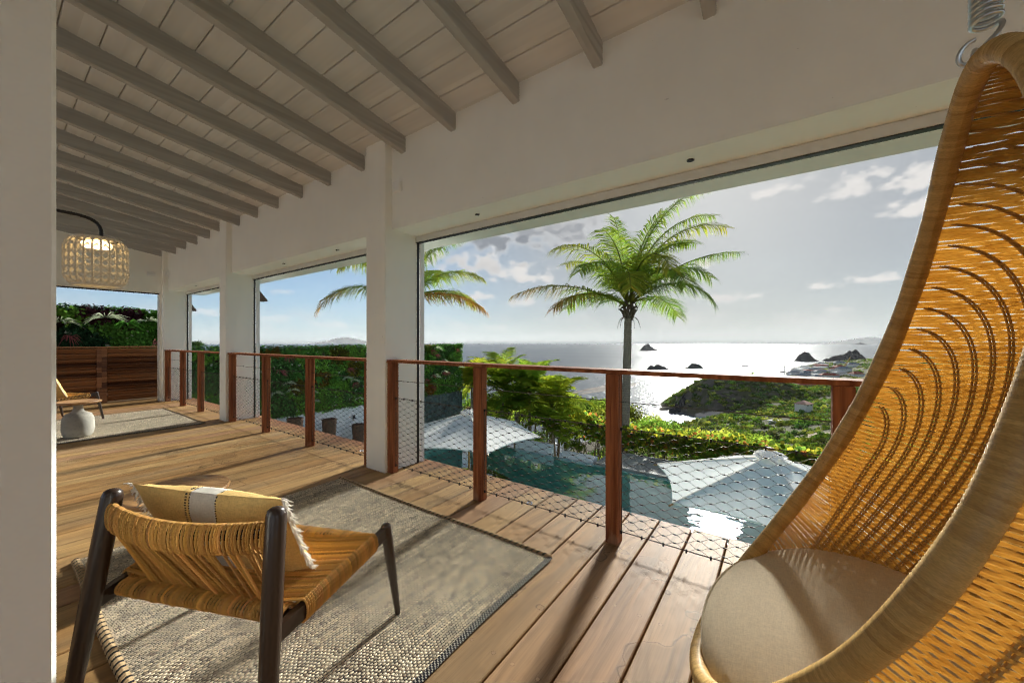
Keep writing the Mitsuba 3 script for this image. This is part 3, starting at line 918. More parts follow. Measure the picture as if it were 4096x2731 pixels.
# ------------------------------------------------------------------ village on the flat land
ROOFS = {'red': (0.30, 0.075, 0.045), 'grey': (0.17, 0.185, 0.205), 'pale': (0.52, 0.51, 0.48), 'pink': (0.45, 0.26, 0.19)}
for k, c in ROOFS.items():
    mat(f'm_roof_{k}', principled(c, 0.8, spec=0.2))
mat('m_house', principled((0.62, 0.61, 0.58), 0.8, spec=0.1))
mat('m_window', principled((0.03, 0.035, 0.04), 0.2, spec=0.5))


def house(f, r, w, d, h, rh, roof, label, rot=0.0, windows=0, z=None, group='houses of the village'):
    t = thing('village_house', label, 'house', group)
    xy = at(f, r)
    z = float(ground_z(np.array([f]), np.array([r]))[0]) if z is None else z
    a = -YAW + rot
    M = np.eye(4)
    M[:2, :2] = [[math.cos(YAW + rot), -math.sin(YAW + rot)], [math.sin(YAW + rot), math.cos(YAW + rot)]]
    M[:3, 3] = [xy[0], xy[1], z]
    put('wall', MB().box(-w / 2, w / 2, -d / 2, d / 2, -4, h, m=M), 'm_house', t)
    o = 0.6
    ridge = max(w - d, 0) / 2
    v = np.array([[-w / 2 - o, -d / 2 - o, h], [w / 2 + o, -d / 2 - o, h], [w / 2 + o, d / 2 + o, h], [-w / 2 - o, d / 2 + o, h], [-ridge, 0, h + rh], [ridge, 0, h + rh]])
    v = np.vstack([v + [0, 0, .02], v[:4] - [0, 0, .3]]) @ M[:3, :3].T + M[:3, 3]
    put('roof', MB().add(v, [[0, 1, 5], [0, 5, 4], [1, 2, 5], [2, 3, 4], [2, 4, 5], [3, 0, 4], [6, 7, 1], [6, 1, 0], [7, 8, 2], [7, 2, 1], [8, 9, 3], [8, 3, 2], [9, 6, 0], [9, 0, 3], [6, 8, 7], [6, 9, 8]]), f'm_roof_{roof}', t)
    for i in range(windows):
        x = -w / 2 + (i + 0.5) * w / windows
        for zz in ([h * 0.35] if h < 5 else [h * 0.2, h * 0.62]):
            put('window', MB().box(x - .8, x + .8, -d / 2 - .12, -d / 2 + .1, zz, zz + 1.7, m=M), 'm_window', t)


house(300, 231, 10, 8, 2.2, 2.4, 'pink', 'white house with a pinkish tiled roof among the trees below the hedge', 0.5, 2, z=-50.0)
house(318, 278, 14, 8, 3.5, 1.5, 'pale', 'house with a pale grey roof right of the pinkish roofed one', 0.2, 0, z=-47)
house(560, 440, 46, 12, 7, 3.4, 'red', 'long white two storey building with rows of windows and a dull red roof', 0.06, 9, z=-71.5)
house(540, 395, 20, 11, 3.6, 3.0, 'red', 'low house with a red hipped roof left of the long white building', -0.25, 0, z=-71.5)
house(560, 488, 16, 11, 6, 0.3, 'pale', 'white flat roofed block right of the long white building', 0.1, 3, z=-71)
house(270, 189, 9, 6, 3, .3, 'pale', 'flat white roof half hidden in the bushes above the cove', 0.3, 0, z=-58)
house(262, 160, 14, 7, 3, .3, 'pale', 'long flat white roof in the bushes near the beach', 0.5, 0, z=-68)
VIL = [(900, 672, 'grey'), (850, 625, 'grey'), (830, 645, 'grey'), (810, 665, 'grey'), (880, 690, 'red'), (905, 720, 'grey'), (850, 690, 'red'), (800, 700, 'grey'), (850, 720, 'red'), (930, 705, 'pale'), (960, 730, 'pale'), (960, 770, 'red'),
       (985, 790, 'pale'), (880, 755, 'red'), (900, 800, 'grey'), (1000, 745, 'pale'), (1040, 800, 'pale'), (1060, 850, 'red'), (1080, 880, 'pale'), (1010, 770, 'grey'), (1120, 910, 'red'), (1150, 890, 'pale'), (1180, 960, 'grey'), (760, 590, 'grey'), (770, 620, 'pale'),
       (690, 540, 'pale'), (700, 565, 'grey'), (720, 600, 'red'), (740, 640, 'grey'), (700, 640, 'red'), (640, 540, 'pale'), (1020, 840, 'red'), (1100, 950, 'grey'), (930, 750, 'pale')]
NM = {'grey': 'white house with a slate grey hipped roof in the far village', 'red': 'white house with a red hipped roof in the far village', 'pale': 'white house with a pale roof in the far village'}
for f, r, k in VIL:
    house(f + rng.uniform(-6, 6), r + rng.uniform(-6, 6), rng.uniform(18, 32), rng.uniform(11, 15), rng.uniform(4, 7), rng.uniform(2.5, 4.5) if k != 'pale' else 1.2, k, NM[k], rng.uniform(-.5, .5), 0, group=f'village houses with {k} roofs')


# sailing boat, motor boats, wind turbine mast, crane
def P3(f, r, z):
    xy = at(f, r)
    return np.array([xy[0], xy[1], z])


def boat(name, f, r, L, label, cat, mast=0):
    t = thing(name, label, cat, 'boats on the bay' if not mast else None)
    x = np.linspace(-1, 1, 13)
    half = 0.16 * L * np.sqrt(np.clip(1 - np.clip(x, -.5, 1) ** 2 * .98, 0, 1))
    prof = []
    for k, zz in ((1.0, 0.10 * L), (0.9, 0.0), (0.0, -0.04 * L)):
        prof.append(np.stack([x * L / 2, half * k, np.full(13, zz)], -1))
    ring = [np.stack([x * L / 2, -half * 1.0, np.full(13, .1 * L)], -1), np.stack([x * L / 2, -half * .9, np.full(13, 0.)], -1)] + prof[::-1][0:3]
    P = np.stack(ring, 0)
    w = lambda q: np.stack([q[..., 0] * RV[0] + q[..., 1] * FV[0] + at(f, r)[0], q[..., 0] * RV[1] + q[..., 1] * FV[1] + at(f, r)[1], q[..., 2] + SEA_Z], -1)
    put('hull', MB().grid(w(P), close=False).grid(w(np.stack([P[0], P[-1]], 0))), 'm_rock' if not mast else 'm_black_matt', t)
    c = MB().box(-.18 * L, .12 * L, -.09 * L, .09 * L, .1 * L, .2 * L)
    put('cabin', MB().add(w(c.arrays()[0]), c.arrays()[1]), 'm_house', t)
    if mast:
        put('mast', MB().tube([P3(f, r, SEA_Z + .1 * L), P3(f, r, SEA_Z + mast)], .25, 5), 'm_black_matt', t)
        put('rigging', MB().tube([P3(f, r, SEA_Z + mast), P3(f, r + L * .45, SEA_Z + .1 * L)], .10, 4).tube([P3(f, r, SEA_Z + mast), P3(f, r - L * .45, SEA_Z + .1 * L)], .1, 4), 'm_black_matt', t)


boat('sailing_boat', 1000, 716, 18, 'moored sailing catamaran with a bare mast left of the village', 'boat', 22)
boat('motor_boat', 1190, 838, 12, 'small dark motor boat farther out than the catamaran', 'boat')
boat('motor_boat', 1180, 876, 7, 'tiny boat right of the dark motor boat', 'boat')
t = thing('wind_turbine', 'grey pole of a small wind turbine at the edge of the village', 'wind turbine')
g0 = P3(760, 547, -84)
put('pole', MB().tube([g0, P3(760, 547, -46)], [0.9, 0.6], 8), 'm_alu', t)
for q in ((752, 555, -38), (765, 538, -45), (762, 551, -53)):
    put('blade', MB().tube([P3(760, 547, -46), P3(*q)], [.5, .12], 5), 'm_alu', t)
t = thing('tower_crane', 'dark and yellow building crane rising among the far roofs', 'crane')
mat('m_yellow', principled((0.45, 0.27, 0.03), 0.6))
put('tower', MB().tube([P3(800, 701, -80), P3(800, 701, -52)], [2.0, 1.8], 6), 'm_black_matt', t)
put('jib', MB().tube([P3(800, 700, -53), P3(802, 716, -32)], [.9, .4], 4).tube([P3(800, 703, -53), P3(802, 717, -32)], [.5, .3], 4), 'm_yellow', t)
put('counterweight', MB().box(-1.5, 1.5, -1.5, 1.5, -1.5, 1.5, .2, m=np.array([[1, 0, 0, P3(800, 698, -54)[0]], [0, 1, 0, P3(800, 698, -54)[1]], [0, 0, 1, -54], [0, 0, 0, 1]])), 'm_yellow', t)


# ------------------------------------------------------------------ bushes and trees on the slope
def bush_proto(n, leaf, clumps=9, squash=0.8, seed=0):
    """Leaf positions, axes and normals of a bush of radius 1."""
    r = np.random.default_rng(seed)
    cs = unit(r.normal(size=(clumps, 3))) * r.uniform(0.30, 0.72, (clumps, 1))
    cs[:, 2] = np.abs(cs[:, 2]) * squash + 0.1
    rads = r.uniform(0.28, 0.5, clumps)
    k = r.integers(0, clumps, n)
    d = unit(r.normal(size=(n, 3)))
    d[:, 2] = np.where(d[:, 2] < -0.35, -d[:, 2], d[:, 2])
    pos = cs[k] + d * rads[k][:, None] * r.uniform(0.62, 1.05, (n, 1))
    nrm = unit(d + r.normal(0, 0.55, (n, 3)))
    ax = unit(np.cross(nrm, r.normal(size=(n, 3))))
    return pos, ax, nrm, leaf * r.uniform(0.7, 1.3, n), k, r.uniform(size=clumps)


GREENS = np.array([(0.190, 0.270, 0.030), (0.130, 0.225, 0.028), (0.255, 0.290, 0.036), (0.075, 0.155, 0.028), (0.150, 0.170, 0.055), (0.225, 0.235, 0.040)])
PROTO = {k: [bush_proto(n, leaf, cl, seed=s) for s in range(6)] for k, (n, leaf, cl) in dict(far=(90, 0.36, 6), mid=(340, 0.19, 9), near=(1300, 0.105, 16)).items()}


def add_bush(mb, kind, x, y, z, s, base, seed, tall=1.0):
    pos, ax, nrm, L, k, kr = PROTO[kind][seed % 6]
    a = seed * 2.399
    Rz = np.array([[math.cos(a), -math.sin(a), 0], [math.sin(a), math.cos(a), 0], [0, 0, 1]])
    col = tone(np.asarray(base) * math.exp(rng.normal(-.08, .42)), len(pos), 0.13, 0.06) * (0.72 + 0.55 * kr[k])[:, None]
    S = np.array([s, s, s * tall])
    leaf_quads(mb, (pos @ Rz.T) * S + [x, y, z], ax @ Rz.T, nrm @ Rz.T, L * s, L * s * 0.62, np.clip(col, .004, .6))


def scatter(n, f0, f1, s0, s1, rmin, rmax, keep):
    f = np.exp(rng.uniform(math.log(f0), math.log(f1), n)) if f1 / f0 > 3 else np.sqrt(rng.uniform(f0 ** 2, f1 ** 2, n))
    r = f * rng.uniform(s0, s1, n)
    z = ground_z(f, r)
    ok = keep(f, r, z)
    return f[ok], r[ok], z[ok], rng.uniform(rmin, rmax, ok.sum())


open_beach = lambda f, r: (((f - 405) / 26) ** 2 + ((r - 212) / 42) ** 2 > 1) & (((f - 204) / 16) ** 2 + ((r - 166) / 18) ** 2 > 1)
far = MB()
e_ = 4.0
cnt = 0
for n, f0, f1, s0, s1, a, b in ((4300, 385, 560, 0.30, 1.60, 2.8, 5.6), (2600, 560, 1300, 0.42, 1.60, 3.5, 7.5), (3500, 150, 400, 0.05, 1.65, 2.6, 6.0)):
    f, r, z, s = scatter(n, f0, f1, s0, s1, a, b, lambda f, r, z: (z > SEA_Z + 3.5) & open_beach(f, r))
    gx = (ground_z(f + e_, r) - z) / e_
    gy = (ground_z(f, r + e_) - z) / e_
    steep = np.hypot(gx, gy)
    cliff = (steep > 1.35) & (f > 380) & (f < 480) | ((f < 452) & (f > 380) & (r < 226) & (rng.uniform(size=len(f)) < .6))
    for i in np.nonzero(~cliff)[0]:
        x, y = at(f[i], r[i])
        add_bush(far, 'far', x, y, z[i] - 0.3 * s[i], s[i], GREENS[rng.choice(6, p=[.2, .2, .14, .16, .16, .14])], cnt, 0.8); cnt += 1
put('headland_scrub', far, 'm_leaf_firm', kind='stuff')
labels['headland_scrub'].update(label='distant scrub and small trees on the headland and round the village', category='scrub')
mid = MB()
for n, f0, f1, s0, s1, a, b in ((740, 55, 160, -0.5, 1.7, 1.8, 4.4), (360, 110, 220, 0.0, 1.7, 2.4, 5.2)):
    f, r, z, s = scatter(n, f0, f1, s0, s1, a, b, lambda f, r, z: (z > SEA_Z + 3) & open_beach(f, r))
    for i in range(len(f)):
        x, y = at(f[i], r[i])
        add_bush(mid, 'mid', x, y, z[i] - 0.3 * s[i], s[i], GREENS[rng.choice(6, p=[.32, .22, .22, .06, .08, .10])], cnt, 0.85); cnt += 1
put('hillside_scrub', mid, 'm_leaf_firm', kind='stuff')
labels['hillside_scrub'].update(label='sunlit green scrub covering the slope below the garden hedge', category='scrub')


def trunk_of(x, y, z0, z1, r):
    return MB().tube(bez([x, y, z0], [x + rng.uniform(-.2, .2), y, (z0 + z1) / 2], [x + rng.uniform(-.3, .3), y + rng.uniform(-.3, .3), z1], 7), np.linspace(r, r * .5, 7), 6)


mat('m_bark', principled((0.115, 0.085, 0.06), 0.9, spec=0.1))
near_spots = []
for f, r, s in [(23, 1.2, 1.5), (25, 3.6, 1.7), (24, 6.4, 1.5), (24, 9.5, 1.6), (23, 12.5, 1.7), (22, 15.5, 1.7), (26, -1.4, 1.9), (28, 0.8, 2.0), (30, 4.2, 2.0), (30, 7.5, 1.9), (29, 11.0, 2.0), (28, 15, 2.1), (34, -2.5, 2.3), (34, 2.0, 2.2), (36, 6.5, 2.2), (36, 11, 2.2), (35, 16.5, 2.4),
                (42, -1, 2.6), (42, 4.5, 2.4), (44, 10, 2.4), (44, 16, 2.6), (43, 22, 2.6), (50, 1, 2.8), (52, 7.5, 2.7), (52, 14.5, 2.8), (52, 21, 2.9), (50, 29, 3.0), (58, -6, 3.0), (30, 20, 2.2), (37, 24, 2.5), (60, 34, 3.0)]:
    x, y = at(f, r)
    g0_ = float(ground_z(np.array([f]), np.array([r]))[0])
    z = max(g0_, 1.2 - f * np.interp(r / f, [-.1, .15, .28, .36, .45, .55, .7, .95], [.135, .128, .140, .175, .205, .222, .238, .250]) - .95 * s + rng.uniform(-.25, .1) - (.35 if f < 27 else 0))
    t = thing('bush', 'rounded bright green bush in the mass of bushes beyond the hedge', 'bush', 'bushes on the slope beyond the hedge')
    m = MB(); add_bush(m, 'near', x, y, z - 0.1 * s, s, GREENS[rng.choice(6, p=[.36, .24, .26, .04, .04, .06])], cnt, 0.9); cnt += 1
    put('foliage', m, 'm_leaf', t)
    put('stem', trunk_of(x, y, g0_ - .3, z + .5 * s, .05 * s), 'm_bark', t)
# a few taller, thin trees that stand out against the sea
for f, r, h, s, lab in [(31, 2.85, 4.7, 0.85, 'small thin tree with open branches against the sea behind the second post'), (33, 8.5, 3.2, 0.95, 'sparse bush with dark twigs against the glitter right of the palm trunk'), (38, -6.5, 5.5, 2.2, 'broad green tree behind the garden palms')]:
    x, y = at(f, r)
    z = float(ground_z(np.array([f]), np.array([r]))[0])
    t = thing('thin_tree', lab, 'tree')
    m = MB(); tr = MB()
    top = np.array([x, y, z + h])
    for i in range(9):
        a, u = rng.uniform(0, 2 * PI), rng.uniform(.35, 1)
        e = top + [math.cos(a) * s * u, math.sin(a) * s * u, rng.uniform(-.7, .35) * s]
        tr.tube(bez([x, y, z + h * .45], [x + math.cos(a) * s * .2, y + math.sin(a) * s * .2, z + h * .8], e, 6), np.linspace(.03, .008, 6), 4)
        add_bush(m, 'mid', *(e - [0, 0, .15 * s]), s * rng.uniform(.24, .42), GREENS[3] * 1.1, cnt); cnt += 1
    tr.tube([[x, y, z - .3], [x + .05, y, z + h * .5]], [.06, .035], 6)
    put('foliage', m, 'm_leaf', t); put('trunk', tr, 'm_bark', t)


# ------------------------------------------------------------------ pool, terrace, walls below
WZ = -3.9
tag('pool', 'dark tiled infinity pool below the deck', None, None, 'structure')
px0, px1, py0, py1 = -13.05, 4.6, 3.0, 14.62
m = MB()
m.grid(np.array([[[px0, py0, -5.3], [px1, py0, -5.3]], [[px0, py1, -5.3], [px1, py1, -5.3]]])[:, ::1])
m.grid(np.array([[[px0, py0, -5.3], [px0, py1, -5.3]], [[px0, py0, WZ + .15], [px0, py1, WZ + .15]]]))
m.grid(np.array([[[px0, py1, -5.3], [px1, py1, -5.3]], [[px0, py1, WZ - .006], [px1, py1, WZ - .006]]]))
m.grid(np.array([[[px0, py0, -5.3], [px1, py0, -5.3]], [[px0, py0, WZ + .3], [px1, py0, WZ + .3]]]))
m.grid(np.array([[[px1, py0, -5.3], [px1, py1, -5.3]], [[px1, py0, WZ + .3], [px1, py1, WZ + .3]]]))
put('basin', m, 'm_pooltile', 'pool')
put('weir', MB().box(px0, px1, py1 + .004, py1 + .22, -6.2, WZ - .012), 'm_pooltile', 'pool')
gx, gy = np.meshgrid(np.linspace(px0 + .004, px1, 300), np.linspace(py0, py1 + .20, 220), indexing='ij')
calm = np.clip((gx + 12.5) / 9, 0.25, 1)
h = (meshkit.fbm(np.stack([gx * 2.6, gy * 4.2, gx * 0], -1), 3, 3) - .5) * 0.008 + (meshkit.fbm(np.stack([gx * 0.8, gy * 1.5, gx * 0 + 4], -1), 2, 5) - .5) * 0.010
put('water', MB().grid(np.stack([gx, gy, WZ + h * calm], -1)), 'm_water', 'pool', smooth=True)

# steps and the white side wall under the green wall
t = thing('boundary_wall', 'white rendered boundary wall below the green wall at the left of the pool', 'wall')
put('plaster', MB().box(-13.40, -13.10, 2.4, 8.61, -5.3, -1.25, .01), 'm_plaster', t)
t = thing('slate_wall', 'grey green slate tiled wall under the seaward end of the green wall', 'wall')
put('core', MB().box(-13.40, -13.115, 8.612, 14.13, -5.5, -1.33), 'm_concrete', t)
tl = MB()
s = 0.108
for j in range(26):
    for i in range(51):
        y, z = 8.615 + i * s, -1.312 - (j + 1) * s
        k = rng.uniform(.55, 1.25)
        c = np.array([.115, .150, .140]) * k * np.array([1 + rng.normal(0, .08), 1, 1 + rng.normal(0, .08)])
        d_ = rng.uniform(0, .010)
        tl.box(-13.114, -13.100 + d_, y + .003, min(y + s - .003, 14.13), z + .003, z + s - .003, c=np.clip(c, .03, .4))
for i in range(51):
    y = 8.615 + i * s
    tl.box(-13.40, -13.098, y + .003, min(y + s - .003, 14.13), -1.329, -1.312 + rng.uniform(0, .006), c=np.array([.16, .19, .18]) * rng.uniform(.7, 1.2))
for j in range(24):
    for i in range(3):
        z = -1.312 - (j + 1) * s
        tl.box(-13.40 + i * .1, -13.40 + i * .1 + .094, 14.131, 14.142 + rng.uniform(0, .006), z + .003, z + s - .003, c=np.array([.12, .15, .14]) * rng.uniform(.6, 1.2))
put('slate_tiles', tl, 'm_tint', t, kind='stuff')
tag('terrace', 'pale stepped terrace beside the boundary wall', None, None, 'structure')
for i, (y0, y1, z) in enumerate([(2.7, 5.2, -2.05), (5.2, 6.32, -2.2), (6.32, 7.42, -2.42), (7.42, 8.60, -2.80)]):
    put('step', MB().box(-13.09, -11.6, y0 + .002, y1, -5.4, z, .006), 'm_concrete', 'terrace')


def f_corten(p, n, uv):
    g = fbm(p.x * 30, p.y * 30, p.z * 5, 4)
    return mix(mi.Color3f(0.045, 0.026, 0.018), mi.Color3f(0.16, 0.085, 0.05), g)


mat('m_corten', principled(proc(f_corten), 0.6, spec=0.3))
for y, zt, lab in ((5.77, -1.21, 'tall brown round planter, the one farthest left on the steps by the white wall'), (6.88, -1.42, 'tall brown round planter standing alone in the middle of the white wall'), (7.97, -1.79, 'tall brown round planter on the lowest step, nearest the pool')):
    z0 = {5.77: -2.2, 6.88: -2.42, 7.97: -2.8}[y]
    t = thing('planter', lab, 'planter', 'brown planters on the steps')
    put('pot', MB().lathe([[0, z0], [.17, z0], [.235, zt - .02], [.235, zt], [.21, zt], [.205, zt - .06], [0, zt - .06]], (-12.45, y, 0), 28), 'm_corten', t, smooth=35)

LAMP = []


def sconce(y, z, lab, power):
    t = thing('wall_lamp', lab, 'lamp', 'small black lamps on the garden walls')
    put('shade', MB().lathe([[.028, z + .10], [.03, z + .105], [0, z + .106]], (-13.03, y, 0), 16).lathe([[.03, z + .105], [.055, z - .02], [.050, z - .02], [.026, z + .095]], (-13.03, y, 0), 16), 'm_black', t, smooth=35)
    put('bracket', MB().box(-13.10, -13.05, y - .012, y + .012, z + .03, z + .06), 'm_black', t)
    mm = MB().lathe([[0.02, z + .052], [0.0, z + .050]], (-13.03, y, 0), 10)
    v, f = mm.arrays()
    put('bulb', (v, f[:, ::1]), 'm_white', t, emitter={'type': 'area', 'radiance': rgb(power * 1.0, power * .62, power * .28)})


sconce(8.16, -1.66, 'small black cone lamp glowing on the white boundary wall', 26.0)
sconce(12.84, -2.0, 'small black cone lamp glowing on the slate wall', 26.0)
for x, z, lab in ((-7.10, 1.87, 'middle bay'), (-10.62, 1.87, 'far narrow bay')):
    t = thing('outside_lamp', f'small dark wedge lamp on the outer wall left of the {lab}', 'lamp')
    v = np.array([[x - .02, 2.64, z], [x + .14, 2.64, z], [x + .14, 2.80, z], [x - .02, 2.80, z], [x - .02, 2.64, z + .20], [x + .02, 2.64, z + .20], [x + .02, 2.70, z + .2], [x - .02, 2.70, z + .2]])
    hull = trimesh.convex.convex_hull(v)
    put('shade', MB().add(hull.vertices, hull.faces), 'm_darkwood', t)
    put('back_plate', MB().box(x - .03, x + .10, 2.621, 2.639, z - .02, z + .22), 'm_alu', t)

t = thing('low_wall', 'low white wall at the far edge of the pool behind the left umbrella', 'wall')
put('plaster', MB().box(-10.35, -8.35, 14.87, 15.07, -5.5, -3.44, .012), 'm_plaster', t)
t = thing('low_wall', 'white block with a flat top between the pool edge and the round timber deck', 'wall')
put('plaster', MB().box(-8.0, -6.42, 14.90, 15.45, -5.5, -3.74, .012), 'm_plaster', t)
tag('sun_deck', 'silvery grey timber deck beyond the pool edge', None, None, 'structure')
for i in range(20):
    x = -6.30 + i * 0.19
    y0 = 14.86 + 0.004 * rng.uniform(-1, 1)
    y1 = 16.95 - 0.35 * (max(0, -5.4 - x) / .9) ** 2
    put('plank', plank(x + .003, x + .187, y0, y1, -3.82 + rng.uniform(-.002, .002)), 'm_greydeck', 'sun_deck')
put('fascia', MB().box(-6.32, -2.48, 14.845, 14.858, -4.2, -3.822), 'm_greydeck', 'sun_deck')
put('dark_subframe', MB().box(-6.2, -2.5, 14.9, 16.5, -4.1, -3.86), 'm_black_matt', 'sun_deck')


# ------------------------------------------------------------------ umbrellas
def umbrella(cx, cy, a0, R, ze, za, label):
    t = thing('umbrella', label, 'umbrella', 'white umbrellas at the pool')
    n, k = 12, 14
    for s in range(6):
        a, b = math.radians(a0 + 60 * s), math.radians(a0 + 60 * (s + 1))
        A, B = np.array([math.cos(a), math.sin(a)]) * R, np.array([math.cos(b), math.sin(b)]) * R
        u, w = np.meshgrid(np.linspace(0, 1, k), np.linspace(0.035, 1, n), indexing='xy')
        edge = A * (1 - u[..., None]) + B * u[..., None]
        bow = np.sin(u * PI)
        xy = edge * (w * (1 - 0.055 * bow * w ** 2))[..., None]
        z = za + (ze - za) * w - 0.05 * np.sin(w * PI) * bow + 0.05 * bow * w ** 3
        z += (meshkit.fbm(np.stack([xy[..., 0] * 2.3 + cx, xy[..., 1] * 2.3, z], -1), 3, s) - .5) * 0.025 * bow
        P = np.stack([xy[..., 0] + cx, xy[..., 1] + cy, z], -1)
        put('panel', MB().grid(P), 'm_canvas', t, smooth=True)
        tip = np.array([cx + A[0], cy + A[1], ze])
        d = unit(np.array([A[0], A[1], ze - za]))
        put('rib', MB().tube([np.array([cx, cy, za - .05]) + d * .25 - [0, 0, .035], tip + d * .10 - [0, 0, .03]], .022, 6), 'm_teak', t)
        # hem that turns down along the edge
        e = P[-1]
        put('hem', MB().grid(np.stack([e + [0, 0, 0], e - [0, 0, .035]], 0)), 'm_canvas', t, smooth=True)
        sd = unit(np.cross(d, [0, 0, 1]))
        q = np.linspace(0.05, 1, 10)[:, None]
        r0 = np.array([cx, cy, za]) + (tip - [cx, cy, za]) * q + [0, 0, .008]
        put('seam', MB().tube(r0, .010, 5, True), 'm_canvas', t)
    a = np.linspace(0, 2 * PI, 49)[:-1]
    rings = []
    for rr_, dz, ruff in ((.05, .13, 0), (.16, .10, .015), (.24, .04, .035), (.31, -.03, .05)):
        rings.append(np.stack([cx + (rr_ + ruff * np.sin(a * 9)) * np.cos(a), cy + (rr_ + ruff * np.sin(a * 9)) * np.sin(a), za + dz + ruff * np.cos(a * 7 + rr_ * 20)], -1))
    put('vent', MB().grid(np.array(rings), close=True), 'm_canvas', t, smooth=True)
    put('finial', MB().lathe([[0, .20], [.06, .195], [.095, .17], [.095, .15], [.05, .13], [0, .12]], (cx, cy, za), 20), 'm_teak', t, smooth=40)
    put('pole', MB().tube([[cx, cy, WZ - 1.4], [cx, cy, za]], .038, 14), 'm_teak', t, smooth=40)
    return t


umbrella(-9.70, 10.85, -36, 2.74, -2.30, -1.50, 'white hexagonal umbrella at the left of the pool, beside the slate wall')
umbrella(-0.20, 10.84, -129, 2.72, -2.30, -1.50, 'white hexagonal umbrella at the right of the pool, partly behind the hanging chair')


# ------------------------------------------------------------------ green walls
def tuft(mb, c, n, L, w, col, out=np.array([1.0, 0, 0]), drop=0.5, fan=1.1):
    """A palmate tuft of narrow blades that arch out and down."""
    for i in range(n):
        a = rng.uniform(-fan, fan)
        d = unit(np.array([0.55 + .3 * rng.uniform(), math.sin(a), math.cos(a) * .5 - drop * rng.uniform(.3, 1)]))
        l = L * rng.uniform(.7, 1.1)
        p = np.array([c, c + d * l * .55 + [0, 0, .02], c + d * l + [0, 0, -drop * l * .35]])
        s = unit(np.cross(d, [1, 0, .3])) * w
        v = np.array([p[0] - s * .3, p[0] + s * .3, p[1] + s * .5, p[1] - s * .5, p[2]])
        k = mb.n
        mb.add(v, np.array([[0, 1, 2], [0, 2, 3], [3, 2, 4]]), np.clip(np.asarray(col) * rng.uniform(.7, 1.2), 0, .9))


def green_wall(label, xf, y0, y1, z0, z1, n, tufts, patches, seed):
    t = thing('green_wall', label, 'green wall')
    put('backing', MB().box(xf - .30, xf - .06, y0, y1, z0, z1 - .04), 'm_soil', t)
    m = MB()
    y, z = rng.uniform(y0, y1, n), rng.uniform(z0 + .02, z1, n)
    q = np.stack([y * .9, z * .9, y * 0 + seed], -1)
    b = meshkit.fbm(q * 1.2, 3, seed)
    bulge = meshkit.fbm(q * 2.2, 3, seed + 3)
    pos = np.stack([xf - .06 + .17 * bulge + rng.uniform(-.05, .03, n), y, z], -1)
    top = rng.uniform(size=n) < .16
    pos[top, 2] = z1 + rng.uniform(-.06, .07, top.sum()) + .22 * (bulge[top] - .5)
    pos[top, 0] = rng.uniform(xf - .30, xf + .05, top.sum())
    end = rng.uniform(size=n) < .05
    pos[end, 1] = y1 + rng.uniform(-.03, .06, end.sum()); pos[end, 0] = rng.uniform(xf - .30, xf + .05, end.sum())
    nrm = unit(np.stack([np.ones(n) * np.where(top, .3, 1), rng.normal(0, .6, n) + end, rng.normal(.35, .5, n) + top * 1.0], -1))
    ax = unit(np.cross(nrm, rng.normal(size=(n, 3))) + [0, 0, -.25])
    base = np.where((b > .55)[:, None], [.110, .260, .045], np.where((b > .44)[:, None], [.165, .340, .050], [.085, .195, .052]))
    for (py, pz, pr, col) in patches:
        k = ((y - py) / pr) ** 2 + ((z - pz) / pr) ** 2 < rng.uniform(.5, 1.2, n)
        base[k] = col
    white = rng.uniform(size=n) < .012
    base = base * np.exp(rng.normal(0, .35, (n, 1)))
    base[white] = [.5, .52, .42]
    L = rng.uniform(.055, .12, n)
    leaf_quads(m, pos, ax, nrm, L, L * .58, np.clip(base, .004, .8))
    put('foliage', m, 'm_leaf_firm', t, kind='stuff')
    for k, c, L in tufts:
        mb = MB()
        c = np.asarray(c, float)
        if k == 'silver':
            tuft(mb, c, 26, L, .017, (.60, .66, .46)); nm = 'silver_tuft'
        elif k == 'red':
            tuft(mb, c, 20, L, .016, (.38, .115, .115), drop=.9, fan=.7); nm = 'red_tuft'
        elif k == 'fern':
            tuft(mb, c, 18, L, .045, (.10, .28, .04), drop=.6, fan=1.4); nm = 'fern'
        else:
            tuft(mb, c, 10, L, .06, (.09, .22, .045), drop=.9, fan=.9); nm = 'broad_leaves'
        put(nm, mb, 'm_leaf_firm', t)
    return t


tf = []
XF = -13.05
for i in range(13):
    tf.append(('silver', (XF, rng.uniform(3.3, 8.5), rng.uniform(-1.0, .75)), rng.uniform(.26, .36)))
for i in range(11):
    tf.append(('silver', (XF, rng.uniform(9.5, 14.0), rng.uniform(-1.05, .95)), rng.uniform(.26, .38)))
for i in range(9):
    tf.append(('red', (XF, rng.uniform(3.5, 9.0), rng.uniform(-.9, .7)), rng.uniform(.24, .32)))
for i in range(11):
    tf.append(('red', (XF, rng.uniform(11, 14.0), rng.uniform(-1.0, .8)), rng.uniform(.22, .32)))
for i in range(14):
    tf.append(('broad', (XF, rng.uniform(4, 13.5), rng.uniform(-.7, .9)), rng.uniform(.28, .42)))
for i in range(12):
    tf.append(('fern', (XF, rng.uniform(9, 14.0), rng.uniform(-.9, .9)), rng.uniform(.25, .35)))
pat = [(4.8, .75, .32, (.16, .12, .02)), (5.4, .9, .25, (.2, .12, .02)), (7.6, .75, .4, (.12, .12, .02)), (8.2, .2, .35, (.15, .13, .02)), (6.2, -.3, .3, (.14, .11, .02)), (7.0, -.1, .3, (.16, .1, .02)), (12.0, -.9, .35, (.25, .11, .02)), (13.2, .2, .35, (.07, .15, .02)), (4.4, -.9, .3, (.16, .1, .02)), (11.9, .9, .3, (.1, .16, .02))]
green_wall('long green wall of mixed plants with pale and reddish tufts beside the pool, open sea behind it', -13.12, 2.85, 14.10, -1.27, 1.0, 30000, tf, pat, 3)
